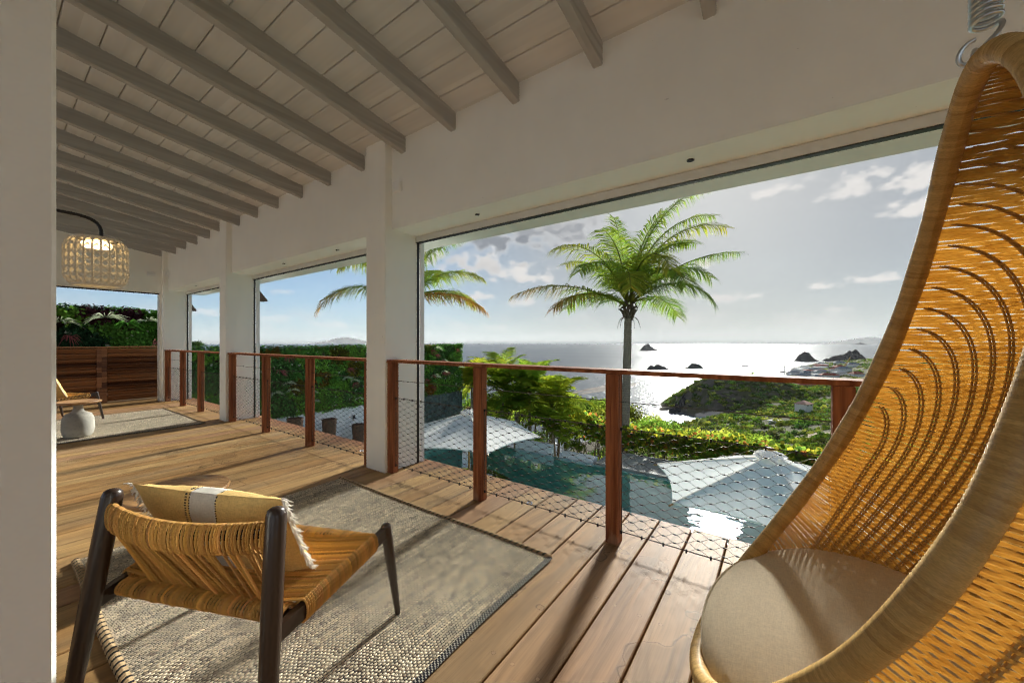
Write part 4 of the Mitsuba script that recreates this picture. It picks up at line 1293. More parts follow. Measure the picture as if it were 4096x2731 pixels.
tf = [('silver', (-12.05, .98, 1.60), .42), ('silver', (-12.05, 1.62, 1.72), .45), ('silver', (-12.05, 2.3, 1.68), .3), ('fern', (-12.05, 1.95, 1.60), .36), ('red', (-12.05, 1.1, 1.30), .3), ('fern', (-12.05, .5, 1.45), .4), ('fern', (-12.05, .25, 1.2), .4), ('silver', (-12.05, .1, 1.85), .3), ('broad', (-12.05, .3, 1.05), .35), ('red', (-12.05, 2.45, 1.2), .3)]
pat = [(0.25, 1.42, .36, (.24, .19, .03)), (.0, 1.2, .3, (.2, .17, .03)), (1.5, 1.86, .3, (.05, .02, .025)), (.8, 1.5, .3, (.04, .025, .02)), (2.0, 1.8, .3, (.05, .018, .025)), (2.5, 1.6, .35, (.06, .16, .02)), (.6, 1.85, .35, (.09, .2, .02)), (1.2, 1.1, .5, (.03, .075, .035))]
green_wall('taller green wall of dark mixed foliage right behind the louvred fence', -12.10, -2.6, 2.85, .55, 1.90, 22000, tf, pat, 8)


# ------------------------------------------------------------------ palms
def frond(mb, rach, start, az, el, L, droop, leaf, n, width, col, rcol, hang=.5, tipcol=None, rr_=.022, curl=0.0):
    s = np.linspace(0, 1, 26)
    e = el - droop * s ** 1.6
    a = az + curl * s ** 2
    d = np.stack([np.cos(e) * np.cos(a), np.cos(e) * np.sin(a), np.sin(e)], -1)
    p = np.asarray(start) + np.vstack([[0, 0, 0], np.cumsum((d[1:] + d[:-1]) / 2 * L / 25, 0)])
    rach.tube(p, np.linspace(rr_, rr_ * .18, 26), 5, c=rcol)
    u = np.linspace(.14, .985, n)
    P = np.stack([np.interp(u, s, p[:, k]) for k in range(3)], -1)
    D = unit(np.stack([np.interp(u, s, d[:, k]) for k in range(3)], -1))
    side = unit(np.cross(D, [0, 0, 1.0]))
    up = np.cross(side, D)
    ln = leaf * (np.sin(np.clip(u * 1.02, 0, 1) ** .72 * PI * .93) * .75 + .25) * rng.uniform(.9, 1.08, n)
    for sg in (-1, 1):
        fwd = .38 + .42 * u
        dir0 = unit(side * sg + D * fwd[:, None] + up * .20 + rng.normal(0, .07, (n, 3)))
        q0 = P
        q1 = P + dir0 * (ln * .5)[:, None] - np.array([0, 0, 1]) * (ln * hang * .16)[:, None]
        dir1 = unit(dir0 - np.array([0, 0, 1]) * hang * (1 + rng.uniform(-.4, .8, (n, 1))))
        q2 = q1 + dir1 * (ln * .5)[:, None]
        w = unit(np.cross(dir0, up + rng.normal(0, .25, (n, 3)))) * width
        v = np.stack([q0 - w * .35, q0 + w * .35, q1 + w * .5, q1 - w * .5, q2], 1)
        i = np.arange(n)[:, None] * 5
        f = np.vstack([i + [0, 1, 2], i + [0, 2, 3], i + [3, 2, 4]])
        c = tone(col, n, .16, .12)
        if tipcol is not None:
            k = np.clip((u - .25) * 1.3 + rng.normal(0, .2, n), 0, 1)[:, None]
            c = c * (1 - k) + tone(tipcol, n, .2, .1) * k
        mb.add(v.reshape(-1, 3), f, np.repeat(np.clip(c, .004, .7), 5, 0))


RA = YAW   # azimuth of the view's right direction


def coconut(label, base, crown, fronds, r0, leaf=1.0, seed=1):
    t = thing('coconut_palm', label, 'palm tree', 'coconut palms')
    base, crown = np.asarray(base, float), np.asarray(crown, float)
    tr = bez(base, base * [.35, .35, .5] + crown * [.65, .65, .5], crown, 60)
    k = np.arange(60)
    r = np.linspace(r0 * 1.05, r0 * .8, 60) * (1 + .035 * np.sin(k * 2.1)) + .10 * np.exp(-k / 2.5)
    put('trunk', MB().tube(tr, r, 14), 'm_trunk', t, smooth=50)
    bt = MB()
    for i in range(16):
        a = i * 2.4
        d = np.array([math.cos(a), math.sin(a), 0])
        s_ = crown + d * r0 * .7 + [0, 0, -.35 + .05 * i]
        bt.tube(bez(s_, s_ + d * .12 + [0, 0, .35], s_ + d * .30 + [0, 0, .5 - .04 * i], 6), np.linspace(.07, .02, 6), 5, flat=1.5)
    for i in range(5):
        a = i * 1.3 + .4
        d = np.array([math.cos(a), math.sin(a), 0])
        s_ = crown + d * r0 * .8 + [0, 0, -.2]
        bt.tube(bez(s_, s_ + d * .3 + [0, 0, .05], s_ + d * .38 + [0, 0, -.55], 7), np.linspace(.03, .008, 7), 4)
    put('boot', bt, 'm_bark', t)
    for (rc, fc, el, L, dr_, col, tip) in fronds:
        az = RA + math.atan2(fc, rc)
        mb, ra = MB(), MB()
        st = crown + np.array([math.cos(az), math.sin(az), 0]) * r0 * .5 + [0, 0, .15 + .5 * max(0, math.sin(math.radians(el)))]
        frond(mb, ra, st, az, math.radians(el), L, math.radians(dr_), leaf * 1.55, 66, .052, col, (.20, .20, .05), hang=.85, tipcol=tip, rr_=.045, curl=rng.uniform(-.25, .25))
        k = put('frond', mb, 'm_leaf', t)
        put('midrib', ra, 'm_leaf', k)
    return t


G1, G2, YL, OR = (.230, .320, .034), (.175, .265, .032), (.34, .33, .04), (.42, .22, .04)
coconut('tall coconut palm rising beyond the pool in the middle of the view', (-6.10, 17.80, -4.6), (-5.90, 17.87, 2.55),
        [(-1, -.15, 24, 5.6, 52, G2, OR), (-.85, -.5, 20, 4.4, 62, G2, OR), (-.8, -.2, 66, 4.9, 95, G1, YL), (-.5, .5, 58, 4.8, 70, G1, YL), (-.35, -.5, 70, 4.2, 70, G1, None), (-.1, .2, 86, 4.3, 20, G1, None), (.15, -.2, 82, 4.2, 40, G1, None),
         (.42, .1, 72, 4.6, 78, G1, None), (.45, .0, 76, 6.2, 82, G1, None), (.62, -.15, 72, 6.0, 92, G1, YL), (.5, .25, 68, 5.8, 84, G2, None), (.3, -.12, 82, 6.2, 66, G1, None), (.5, .5, 60, 4.4, 95, G2, None), (1, .25, 40, 6.7, 42, G2, None), (.12, -1, 66, 4.3, 135, G1, YL), (.6, -.45, 36, 4.0, 100, G2, None), (.35, -.8, 48, 4.2, 115, G2, None), (-.3, -.9, 44, 4.2, 110, G1, YL),
         (-.6, .75, 30, 4.3, 75, G2, None), (.85, .6, 26, 4.0, 85, G2, None), (-.62, -.6, 52, 4.4, 100, G1, None), (.75, -.2, 52, 4.2, 95, G2, None)], .215, 1.05)
coconut('coconut palm half hidden behind the nearest pier, with one orange drying frond', (-13.9, 11.4, -4.0), (-13.75, 11.1, 2.75),
        [(-1, -.25, 26, 3.9, 92, G2, OR), (-.9, .2, 56, 3.9, 90, G1, YL), (-.5, -.5, 62, 3.6, 80, G1, None), (.1, .2, 84, 3.6, 30, G1, None), (.55, .1, 70, 3.8, 60, G1, None), (1, .1, 42, 3.7, 72, G1, YL), (1, -.2, 16, 3.8, 62, OR, OR), (.8, .5, 25, 3.6, 70, G2, YL), (.3, -.9, 40, 3.4, 100, G2, None), (-.3, .9, 40, 3.6, 80, G2, None), (.4, .9, 55, 3.6, 90, G1, None)], .16, .95)


def feather_palm(label, x, y, z0, zc, L, n, seed, col=(.26, .36, .03)):
    t = thing('garden_palm', label, 'palm', 'feather palms beyond the pool')
    tr = MB()
    for i in range(2):
        a = seed + i * 2.6
        tr.tube(bez([x + .25 * math.cos(a), y + .25 * math.sin(a), z0], [x, y, (z0 + zc) / 2], [x + .1 * math.cos(a), y, zc - .05], 10), np.linspace(.09, .05, 10), 7)
    put('trunk', tr, 'm_trunk', t)
    for i in range(n):
        az = i * 2.399 + seed
        el = math.radians(rng.uniform(18, 78) if i % 3 else rng.uniform(60, 85))
        mb, ra = MB(), MB()
        frond(mb, ra, (x, y, zc), az, el, L * rng.uniform(.85, 1.1), math.radians(rng.uniform(60, 105)), .72, 46, .050, np.asarray(col) * rng.uniform(.75, 1.15), (.22, .24, .04), hang=.35, rr_=.022, curl=rng.uniform(-.3, .3))
        k = put('frond', mb, 'm_leaf', t)
        put('midrib', ra, 'm_leaf', k)


feather_palm('feathery bright green palm right of the slate wall, its crown just under the handrail', -11.9, 15.9, -4.6, -1.30, 2.6, 24, 1.0, (.30, .39, .035))
feather_palm('feathery green palm with dark fronds behind the first full post', -10.5, 16.4, -4.6, -1.45, 2.6, 24, 2.2, (.24, .36, .035))
feather_palm('lower feathery yellow green palm left of the sea grape hedge', -9.3, 16.6, -4.6, -2.1, 2.4, 22, 3.1, (.36, .42, .035))
feather_palm('yellow green palm against the end of the slate wall', -13.5, 15.4, -4.6, -1.2, 2.0, 16, 4.0, (.36, .39, .035))
feather_palm('small palm low at the left end of the hedge', -8.9, 15.9, -4.6, -3.1, 1.6, 18, 5.0, (.24, .33, .03))
feather_palm('dark green palm low behind the left umbrella', -11.2, 16.2, -4.6, -2.4, 2.2, 20, 6.0, (.20, .31, .03))
for i, (x, y, z, s_, col) in enumerate([(-12.6, 15.9, -3.6, .95, (.16, .26, .03)), (-11.2, 15.8, -3.8, .9, (.12, .21, .03)), (-10.0, 15.9, -3.9, .85, (.16, .25, .03)), (-9.1, 16.9, -3.6, 1.0, (.20, .28, .03)), (-7.9, 16.3, -4.0, .7, (.17, .25, .03)), (-13.4, 16.6, -2.6, 1.2, (.18, .26, .03)), (-12.3, 18.2, -2.4, 1.5, (.19, .27, .03)), (-10.2, 18.8, -2.6, 1.5, (.22, .29, .035))]):
    t = thing('garden_shrub', 'leafy green shrub among the palm stems beyond the pool', 'shrub', 'shrubs under the garden palms')
    m = MB(); add_bush(m, 'near', x, y, z, s_, col, 400 + i, .9)
    put('foliage', m, 'm_leaf', t)
    put('stem', trunk_of(x, y, -5.2, z + .4 * s_, .05), 'm_bark', t)

# ------------------------------------------------------------------ sea grape hedge
t = thing('hedge', 'sea grape hedge with round yellow green and reddish leaves behind the timber deck', 'hedge')
m = MB()
n = 7600
x = rng.uniform(-8.7, 6.0, n)
zt = -2.80 + .16 * (meshkit.fbm(np.stack([x * .8, x * 0, x * 0], -1), 3, 2) - .5) * 2 + .42 * np.exp(-((x + 8.0) / .9) ** 2)
u = rng.uniform(0, 1, n) ** .62
y = 17.75 + rng.uniform(-.55, .55, n)
z = -3.75 + (zt + 3.75) * u + rng.uniform(-.06, .10, n)
front = rng.uniform(size=n) < .45
y[front] = 17.2 + rng.uniform(-.12, .12, front.sum()) + .1 * np.sin(x[front] * 3)
nrm = np.stack([rng.normal(0, .6, n), rng.normal(-.5, .6, n), rng.normal(.5, .5, n)], -1)
c = tone((.165, .240, .030), n, .32, .16)
yl = rng.uniform(size=n) < .16 * (u + .4)
c[yl] = tone((.50, .45, .045), yl.sum(), .2, .1)
rd = rng.uniform(size=n) < .07 * (u + .3)
c[rd] = tone((.42, .17, .045), rd.sum(), .25, .1)
leaf_discs(m, np.stack([x, y, z], -1), nrm, rng.uniform(.055, .115, n), np.clip(c, .01, .6))
put('foliage', m, 'm_leaf', t, kind='stuff')
m = MB()
for i in range(150):
    x0 = rng.uniform(-8.5, 5.8)
    p = [x0, 17.7 + rng.uniform(-.3, .3), -4.8]
    q = [x0 + rng.uniform(-.5, .5), 17.5 + rng.uniform(-.4, .5), -3.4 + rng.uniform(-.3, .3)]
    m.tube(bez(p, [x0, 17.6, -3.9], q, 6), np.linspace(.022, .008, 6), 4)
    for j in range(2):
        m.tube([q, np.array(q) + [rng.uniform(-.35, .35), rng.uniform(-.3, .2), rng.uniform(.15, .5)]], [.009, .004], 4)
put('branches', m, 'm_bark', t, kind='stuff')
# bright ground plants seen through the foot of the hedge
m = MB()
n = 5000
x, y = rng.uniform(-9.5, 6.5, n), rng.uniform(17.9, 22.5, n)
f_, r_ = x * FV[0] + y * FV[1], x * RV[0] + y * RV[1]
z = ground_z(f_, r_) + rng.uniform(0, .35, n)
ax = unit(np.stack([rng.normal(0, .4, n), rng.normal(0, .4, n), np.ones(n)], -1))
leaf_quads(m, np.stack([x, y, z], -1), ax, rng.normal(size=(n, 3)), rng.uniform(.2, .5, n), .05, tone((.19, .26, .03), n, .2, .1))
put('tall_grass', m, 'm_leaf', kind='stuff')
labels['tall_grass'].update(label='bright tall grass behind the foot of the sea grape hedge', category='grass')

# trees beyond the left walls
for x, y, zb, zc, R, lab, col in ((-18.4, 1.0, -5, 1.35, 1.75, 'yellow green feathery tree top above the taller green wall', (.22, .24, .025)), (-24.8, 7.3, -6, .75, 1.1, 'yellowish bush top above the green wall seen through the far bay', (.20, .20, .03)),
                                  (-25.4, 5.6, -6, .9, 1.2, 'rounded green tree top left of the yellowish one in the far bay', (.14, .18, .03)), (-23.4, 5.9, -6, 1.25, .6, 'small leafy tree tip rising highest in the far bay', (.06, .11, .03)), (-22.3, 8.55, -6, .85, .75, 'small tree top over the green wall at the left of the middle bay', (.09, .15, .025)), (-23.5, 9.6, -6, .65, .6, 'low tree top right beside the small one in the middle bay', (.12, .16, .025))):
    t = thing('tree', lab, 'tree')
    m = MB()
    for i in range(7):
        a = i * 2.4
        add_bush(m, 'near', x + R * .5 * math.cos(a) * (i > 0), y + R * .55 * math.sin(a) * (i > 0), zc - R * .55 - .15 * R * (i % 3), R * rng.uniform(.55, .8), col, 200 + i + int(R * 30), .8)
    put('crown', m, 'm_leaf', t)
    tr = trunk_of(x, y, zb, zc - .3 * R, .14)
    for i in range(6):
        a = i * 1.1
        tr.tube(bez([x, y, zc - R * .9], [x + .2 * R * math.cos(a), y + .2 * R * math.sin(a), zc - .4 * R], [x + .75 * R * math.cos(a), y + .75 * R * math.sin(a), zc - .1 * R], 6), np.linspace(.05, .015, 6), 4)
    put('trunk', tr, 'm_bark', t)


# ------------------------------------------------------------------ rugs
def rug(label, x0, x1, y0, y1, seed):
    t = thing('rug', label, 'rug', 'woven rugs on the deck')
    r = np.random.default_rng(seed)
    gx, gy = np.meshgrid(np.linspace(x0, x1, 60), np.linspace(y0, y1, 46), indexing='ij')
    lift = (meshkit.fbm(np.stack([gx * 1.3, gy * 1.3, gx * 0 + seed], -1), 3, seed) - .5) * .006
    wave = .006 * np.sin(gy * 5 + gx * 1.7) * np.clip((gx - x0) / (x1 - x0), 0, 1)
    X, Y = gx + wave, gy + .005 * np.sin(gx * 4 + seed)
    Z = .0125 + lift
    put('weave', MB().grid(np.stack([X, Y, Z], -1)), 'm_rug', t, smooth=True)
    side = MB()
    for P in (np.stack([X, Y, Z], -1)[-1], np.stack([X, Y, Z], -1)[0, ::-1], np.stack([X, Y, Z], -1)[:, 0], np.stack([X, Y, Z], -1)[::-1, -1]):
        low = P.copy(); low[:, 2] = .001
        side.grid(np.stack([low, P], 0))
    put('edge', side, 'm_rug_side', t)
    # flat black and white selvage along both short sides
    for i in (-1, 0):
        P = np.stack([X, Y, Z], -1)[i]
        s = 1 if i == -1 else -1
        put('selvage', MB().grid(np.stack([P + [s * -.002, 0, .002], P + [s * .022, 0, -.006]], 0)[::s]), 'm_rug_side', t)
    # whipped ends: turns of tan and black yarn over the two long edges
    a, b = MB(), MB()
    for j, s in ((0, -1), (-1, 1)):
        P = np.stack([X, Y, Z], -1)[:, j]
        n = int((x1 - x0) / .0125)
        u = np.linspace(0, 1, n)
        for k in range(n):
            q = np.array([np.interp(u[k], np.linspace(0, 1, 60), P[:, c]) for c in range(3)])
            dx = .010
            pts = [q + [-dx, -s * .016, .001], q + [-dx * .2, -s * .004, .0075], q + [dx * .6, s * .008, .003], q + [dx, s * .011, -.007]]
            (a if k % 3 else b).tube(pts, .0052 if k % 3 else .0045, 5, True)
    put('whipping', a, 'm_yarn_tan', t, kind='stuff')
    put('black_whipping', b, 'm_yarn_black', t, kind='stuff')


rug('beige and black woven rug in front, under the near lounge chair', -3.12, -1.05, .30, 1.83, 1)
rug('beige woven rug at the far end of the deck, under the stone based table', -8.93, -6.88, .36, 1.92, 2)


# ------------------------------------------------------------------ lounge chairs with woven cord
def lounge_chair(C, yaw, label, full=True):
    t = thing('lounge_chair', label, 'chair', 'cord lounge chairs')
    C = np.asarray(C, float)
    rt, fw = np.array([math.cos(yaw), math.sin(yaw), 0]), np.array([-math.sin(yaw), math.cos(yaw), 0])
    W = lambda s, f, z: C + s * rt + f * fw + np.array([0, 0, z])
    post = lambda s, z: W(s * (.375 - .068 * z), .131 * z, z)
    leg = lambda s, z: W(s * (.430 - .035 * z), .636 - .18 * z, z)
    z0 = .0135
    for s in (-1, 1):
        zz = np.array([z0, .05, .2, .4, .6, .675, .692, .699, .7015])
        rr_ = np.array([.019, .021, .0255, .0285, .029, .0285, .024, .014, .002])
        put('rear_post', MB().tube([post(s, z) for z in zz], rr_, 18), 'm_darkwood', t, smooth=40)
        zz = np.array([z0, .1, .25, .38, .425, .434, .437])
        rr_ = np.array([.0115, .0150, .0195, .0225, .0220, .016, .002])
        put('front_leg', MB().tube([leg(s, z) for z in zz], rr_, 16), 'm_darkwood', t, smooth=40)
        # side rail: a flat bar from post to front leg, dropping to the back
        a, b = post(s, .335), leg(s, .405)
        d = unit(b - a)
        pts = [a + d * .01, b - d * .005]
        put('side_rail', MB().tube(pts, .033, 4, True, flat=.5, up=[0, 0, 1]), 'm_darkwood', t)
    ra, rb = lambda s: post(s, .335), lambda s: leg(s, .405)
    rail = lambda s, u: ra(s) * (1 - u) + rb(s) * u

    def cord(mb, pts, r=.0033, sides=5):
        p = np.asarray(pts, float)
        # a two ply twist: the radius swells along the cord
        L = np.concatenate([[0], np.cumsum(np.linalg.norm(np.diff(p, axis=0), axis=1))])
        n = max(6, int(L[-1] / .006)) if full else max(4, int(L[-1] / .03))
        q = np.linspace(0, L[-1], n)
        p = np.stack([np.interp(q, L, p[:, k]) for k in range(3)], -1)
        rad = r * (1 + (.20 * np.sin(np.arange(n) * PI) if full else 0) + .22 * ((np.arange(n) % 2) - .5))
        c = np.array([.47, .245, .062]) * math.exp(rng.normal(0, .20)) * np.array([1, 1 + rng.normal(0, .03), 1 + rng.normal(0, .10)])
        mb.tube(p, rad, sides, True, c=np.clip(c, .02, .85))

    u0, u1 = .20, .85
    # seat: cords that span from rail to rail, wound round both side rails
    seat, wrap = MB(), MB()
    n = 40 if full else 24
    for i in range(n):
        u = u0 + (u1 - u0) * (i + .5) / n
        A, B = rail(-1, u), rail(1, u)
        sag = .030
        q = np.linspace(0, 1, 15)[:, None]
        j = rng.normal(0, .0012, 3)
        top = A * (1 - q) + B * q + np.array([0, 0, 1]) * (.034 - sag * 4 * q * (1 - q)) + j
        # a fan: the middle of the cords is drawn a little to the back
        top += fw * (.022 * np.sin(q * PI * 2 + i * .02)) * .4
        cord(seat, top, .0040)
        for s, E_ in ((-1, A), (1, B)):
            a = np.linspace(0.1, 2 * PI * 0.92, 15)
            ring = E_ + np.outer(np.cos(a + PI / 2) * -.019, rt * s) + np.outer(np.sin(a + PI / 2) * .037, [0, 0, 1]) + fw * (.0016 * np.sin(a))[:, None]
            cord(wrap, ring, .0037)
    # bands lying along the rails on the inner side, and the lower layer from back to front
    low = MB()
    m_ = 34 if full else 16
    for i in range(m_):
        v = -1 + 2 * (i + .5) / m_
        A, B = rail(-1, u0), rail(1, u0)
        A2, B2 = rail(-1, u1), rail(1, u1)
        p = (A + B) / 2 + (B - A) / 2 * v * .93
        q = (A2 + B2) / 2 + (B2 - A2) / 2 * v * .93
        w = np.linspace(0, 1, 10)[:, None]
        cord(low, p * (1 - w) + q * w + np.array([0, 0, 1]) * (.012 - .030 * 4 * w * (1 - w) * (1 - .6 * v * v)), .0033)
    put('seat_cords', seat, 'm_cord', t, kind='stuff')
    put('rail_windings', wrap, 'm_cord', t, kind='stuff')
    put('under_cords', low, 'm_cord', t, kind='stuff')
    # rear and front rails of the seat, hidden under thick windings
    for u, k in ((u0 - .03, 0), (u1 + .01, 1)):
        A, B = rail(-1, u), rail(1, u)
        put('cross_rail', MB().tube([A, B], .014, 10), 'm_darkwood', t, smooth=40)
        wd = MB()
        nn = 60 if full else 30
        for i in range(nn):
            v = .035 + .93 * (i + .5) / nn
            c = A * (1 - v) + B * v
            a = np.linspace(0, 2 * PI, 13)
            g = 1 + .10 * math.sin(i * 1.9) * (i % 7 == 0)
            cord(wd, c + np.outer(np.cos(a) * .034 * g, fw) + np.outer(np.sin(a) * .024 * g, [0, 0, 1]) + rt * .004 * math.sin(i * .7), .0040)
        put('cord_windings', wd, 'm_cord', t, kind='stuff')
    # backrest: a bowed top rail under a wide wound band, cords running down to the seat
    A, B = post(-1, .628), post(1, .628)
    v = np.linspace(0, 1, 25)[:, None]
    bow = lambda v: A * (1 - v) + B * v - fw * (.052 * 4 * v * (1 - v)) - np.array([0, 0, .012]) * 4 * v * (1 - v)
    put('top_rail', MB().tube(bow(v), .014, 8), 'm_darkwood', t, smooth=40)
    band = MB()
    nn = 66 if full else 36
    for i in range(nn):
        vv = .03 + .945 * (i + .5) / nn
        c = bow(np.array([[vv]]))[0]
        a = np.linspace(-.3, 2 * PI - .3, 15)
        cord(band, c + np.outer(np.cos(a) * .0175, fw) + np.outer(np.sin(a) * .046 - .012, [0, 0, 1]) + rt * (.0035 * math.sin(i * 1.3)) + rt * np.linspace(-.002, .002, 15)[:, None], .0037)
    put('top_band', band, 'm_cord', t, kind='stuff')
    back = MB()
    nb = 48 if full else 26
    A2, B2 = rail(-1, u0 - .03), rail(1, u0 - .03)
    for i in range(nb):
        v0 = .05 + .90 * (i + .5) / nb
        top = bow(np.array([[v0]]))[0] - [0, 0, .045]
        v1 = .5 + (v0 - .5) * .86 + .015 * math.sin(i * 2.1) + .045
        bot = A2 * (1 - v1) + B2 * v1 + [0, 0, .02] + fw * .012
        w = np.linspace(0, 1, 9)[:, None]
        if rng.uniform() < .10:
            continue
        cord(back, top * (1 - w) + bot * w + rng.normal(0, .0024, 3), .0040)
    put('back_cords', back, 'm_cord', t, kind='stuff')
    return W


def pillow(W, label, s0, s1, full=True):
    t = thing('pillow', label, 'pillow', 'striped pillows on the lounge chairs')
    n = 41
    uu, vv = np.meshgrid(np.linspace(-1, 1, n), np.linspace(-1, 1, n), indexing='ij')
    th = .085 * np.clip(1 - np.abs(uu) ** 2.6, 0, 1) ** .62 * np.clip(1 - np.abs(vv) ** 2.6, 0, 1) ** .62
    wr = (meshkit.fbm(np.stack([uu * 2.2, vv * 2.2, uu * 0], -1), 4, 4) - .5) * .034
    pin = 1 - .045 * (1 - vv ** 2)
    pin2 = 1 - .05 * (1 - uu ** 2)
    s = (s0 + s1) / 2 + (s1 - s0) / 2 * uu * pin
    c = vv * pin2
    f, z = .235 - .080 * c, .515 + .178 * c
    nf, nz = .91, .41
    mb = MB()
    uv = np.stack([(uu + 1) / 2, (vv + 1) / 2], -1).reshape(-1, 2)
    for sg in (1, -1):
        F = f + nf * (th * sg + wr * (th > 0)) * (1.0 if sg > 0 else .55)
        Z = z + nz * (th * sg + wr * (th > 0)) * (1.0 if sg > 0 else .55)
        P = np.stack([W(0, 0, 0)] * (n * n)).reshape(n, n, 3) + s[..., None] * (W(1, 0, 0) - W(0, 0, 0)) + F[..., None] * (W(0, 1, 0) - W(0, 0, 0)) + Z[..., None] * np.array([0, 0, 1.0])
        mb.grid(P if sg > 0 else P[:, ::1], uv=uv)
    put('cover', mb, 'm_pillow', t, smooth=True)
    fr = MB()
    for sg in (-1, 1):
        k = 150 if full else 40
        for i in range(k):
            v = -1 + 2 * (i + rng.uniform(-.4, .4)) / (k - 1)
            f_, z_ = .235 - .080 * v, .515 + .178 * v
            e = (s0 + s1) / 2 + (s1 - s0) / 2 * sg * (1 - .045 * (1 - v * v))
            p = W(e, f_, z_)
            L = rng.uniform(.020, .034)
            d = (W(sg, 0, 0) - W(0, 0, 0)) * rng.uniform(.4, 1) + (W(0, 1, 0) - W(0, 0, 0)) * rng.uniform(-.35, .55) + np.array([0, 0, rng.uniform(-.9, .2)])
            d = unit(d)
            fr.tube([p, p + d * L * .5, p + d * L + [0, 0, -.005]], [.0021, .0024, .0012], 4)
    put('fringe', fr, 'm_fringe', t, kind='stuff')


W1 = lounge_chair((-1.512, .312, 0), .403, 'dark wood lounge chair with woven orange brown cord seat in the left foreground')
pillow(W1, 'mustard pillow with a grey band and white fringe, leaning in the near lounge chair', -.345, .285)
W2 = lounge_chair((-8.638, .367, 0), .403, 'second cord lounge chair at the far left, mostly hidden behind the stone table', False)
pillow(W2, 'mustard and white pillow in the far lounge chair, cut by the near wall', -.33, .30, False)


# ------------------------------------------------------------------ round tables
def round_table(x, y, zt, r, br, label):
    t = thing('side_table', label, 'table', 'round side tables')
    put('top', MB().lathe([[0, zt - .030], [r - .012, zt - .030], [r - .002, zt - .022], [r, zt - .012], [r - .004, zt - .002], [r - .012, zt], [0, zt]], (x, y, 0), 56), 'm_oak', t, smooth=40)
    h = zt - .030
    k = br
    prof = [[0, .0135], [k * .55, .0135], [k * .80, .024], [k * .93, .055], [k * 1.0, .12], [k * .995, .20], [k * .95, .26], [k * .80, .305], [k * .50, .330], [k * .36, .345], [k * .30, .37], [k * .30, h - .03], [k * .36, h - .012], [k * .44, h - .001], [0, h - .0005]]
    prof = [[a, .0135 + (b - .0135) * (h / .44)] if b < .36 else [a, max(b, .0135 + (.36 - .0135) * h / .44) if b <= .37 else b] for a, b in prof]
    put('base', MB().lathe(prof, (x, y, 0), 44), 'm_concrete', t, smooth=40)


round_table(-2.673, .634, .40, .226, .17, 'round wooden side table behind the pillow of the near lounge chair')
round_table(-7.145, .725, .46, .205, .142, 'round wooden table on a rounded grey stone base, on the far rug')

# ------------------------------------------------------------------ arched lamp with cane shade
t = thing('arched_lamp', 'lit lamp with a woven cane drum shade hanging from a black arched arm', 'lamp')
LX, LY, LZ, LR, LH = -4.0, .495, 1.765, .160, .335
ad = unit(np.array([-.20, -.98, 0]))
tip = np.array([LX + .012, LY + .02, LZ + LH / 2])
arm = [tip, tip + [0, 0, .05]]
arm += list(bez(tip + [0, 0, .05], tip + [0, 0, .145], tip + [0, 0, .155] + ad * .13, 10)[1:])
arm += list(bez(arm[-1], arm[-1] + ad * .9 + [0, 0, .10], np.array([LX, LY, 0]) + ad * 1.95 + [0, 0, 1.35], 20)[1:])
arm += [np.array([LX, LY, 0]) + ad * 1.97 + [0, 0, .03]]
put('arm', MB().tube(arm, .0105, 12), 'm_black', t, smooth=50)
put('foot', MB().lathe([[0, .001], [.19, .001], [.19, .022], [.17, .03], [0, .03]], np.array([LX, LY, 0]) + ad * 1.97, 36), 'm_black', t, smooth=40)
put('cap', MB().lathe([[0, LH / 2 + .008], [.106, LH / 2 + .004], [.112, LH / 2 - .004], [.10, LH / 2 - .012], [0, LH / 2 - .012]], (LX, LY, LZ), 36), 'm_black', t, smooth=40)
cane, ring = MB(), MB()


def shade_pt(a, v):
    """a angle, v from -1 (bottom) to 1 (top)"""
    e = np.abs(v)
    rr_ = LR * (1 - .26 * np.clip((e - .55) / .45, 0, 1) ** 2.2)
    return np.stack([LX + rr_ * np.cos(a), LY + rr_ * np.sin(a), LZ + v * LH / 2], -1)


NS = 24
for i in range(NS):
    a = 2 * PI * i / NS
    for da in (-.016, .016):
        v = np.linspace(-1, 1, 22)
        cane.tube(shade_pt(np.full(22, a + da), v), .0027, 4, False)
for j in range(7):
    for dv in (-.025, .025):
        v = -.92 + 1.84 * j / 6 + dv
        a = np.linspace(0, 2 * PI, 97)
        p = shade_pt(a, np.full(97, v))
        cane.tube(p, .0022, 4, False)
for d in (1, -1):
    for i in range(NS):
        v = np.linspace(-.96, .96, 33)
        a = 2 * PI * (i + .5) / NS + d * (v + .96) / 1.92 * 2 * PI / NS * 6
        p = shade_pt(a, v)
        p[:, :2] = np.array([LX, LY]) + (p[:, :2] - [LX, LY]) * 1.012
        cane.tube(p, .0024, 4, False)
put('shade', cane, 'm_cane', t)
put('diffuser', MB().lathe([[0, LH / 2 - .065], [.070, LH / 2 - .062], [.080, LH / 2 - .045], [.080, LH / 2 - .03], [.05, LH / 2 - .014]], (LX, LY, LZ), 32), 'm_white', t, smooth=40, emitter={'type': 'area', 'radiance': rgb(.55, .36, .15)})
for v in (-.985, .985):
    a = np.linspace(0, 2 * PI, 65)
    put('rim', MB().tube(shade_pt(a, np.full(65, v)), .007, 6, False), 'm_cane', t)

# ------------------------------------------------------------------ hanging egg chair
t = thing('hanging_chair', 'woven rattan egg chair hanging at the right, glowing orange against the light', 'hanging chair')
EX, EY, EYAW, V0, EH, EA, EK, EB, EC, EROLL, EPITCH, EK2, EKB = 0.2792, 1.0082, 3.1636, 0.4678, 1.2242, 0.3624, 0.2861, 0.4388, -0.1356, 0.0091, -0.0077, 0.0093, 0.0161


def rot(v, ax, a):
    return v * math.cos(a) + np.cross(ax, v) * math.sin(a) + ax * (v @ ax) * (1 - math.cos(a))


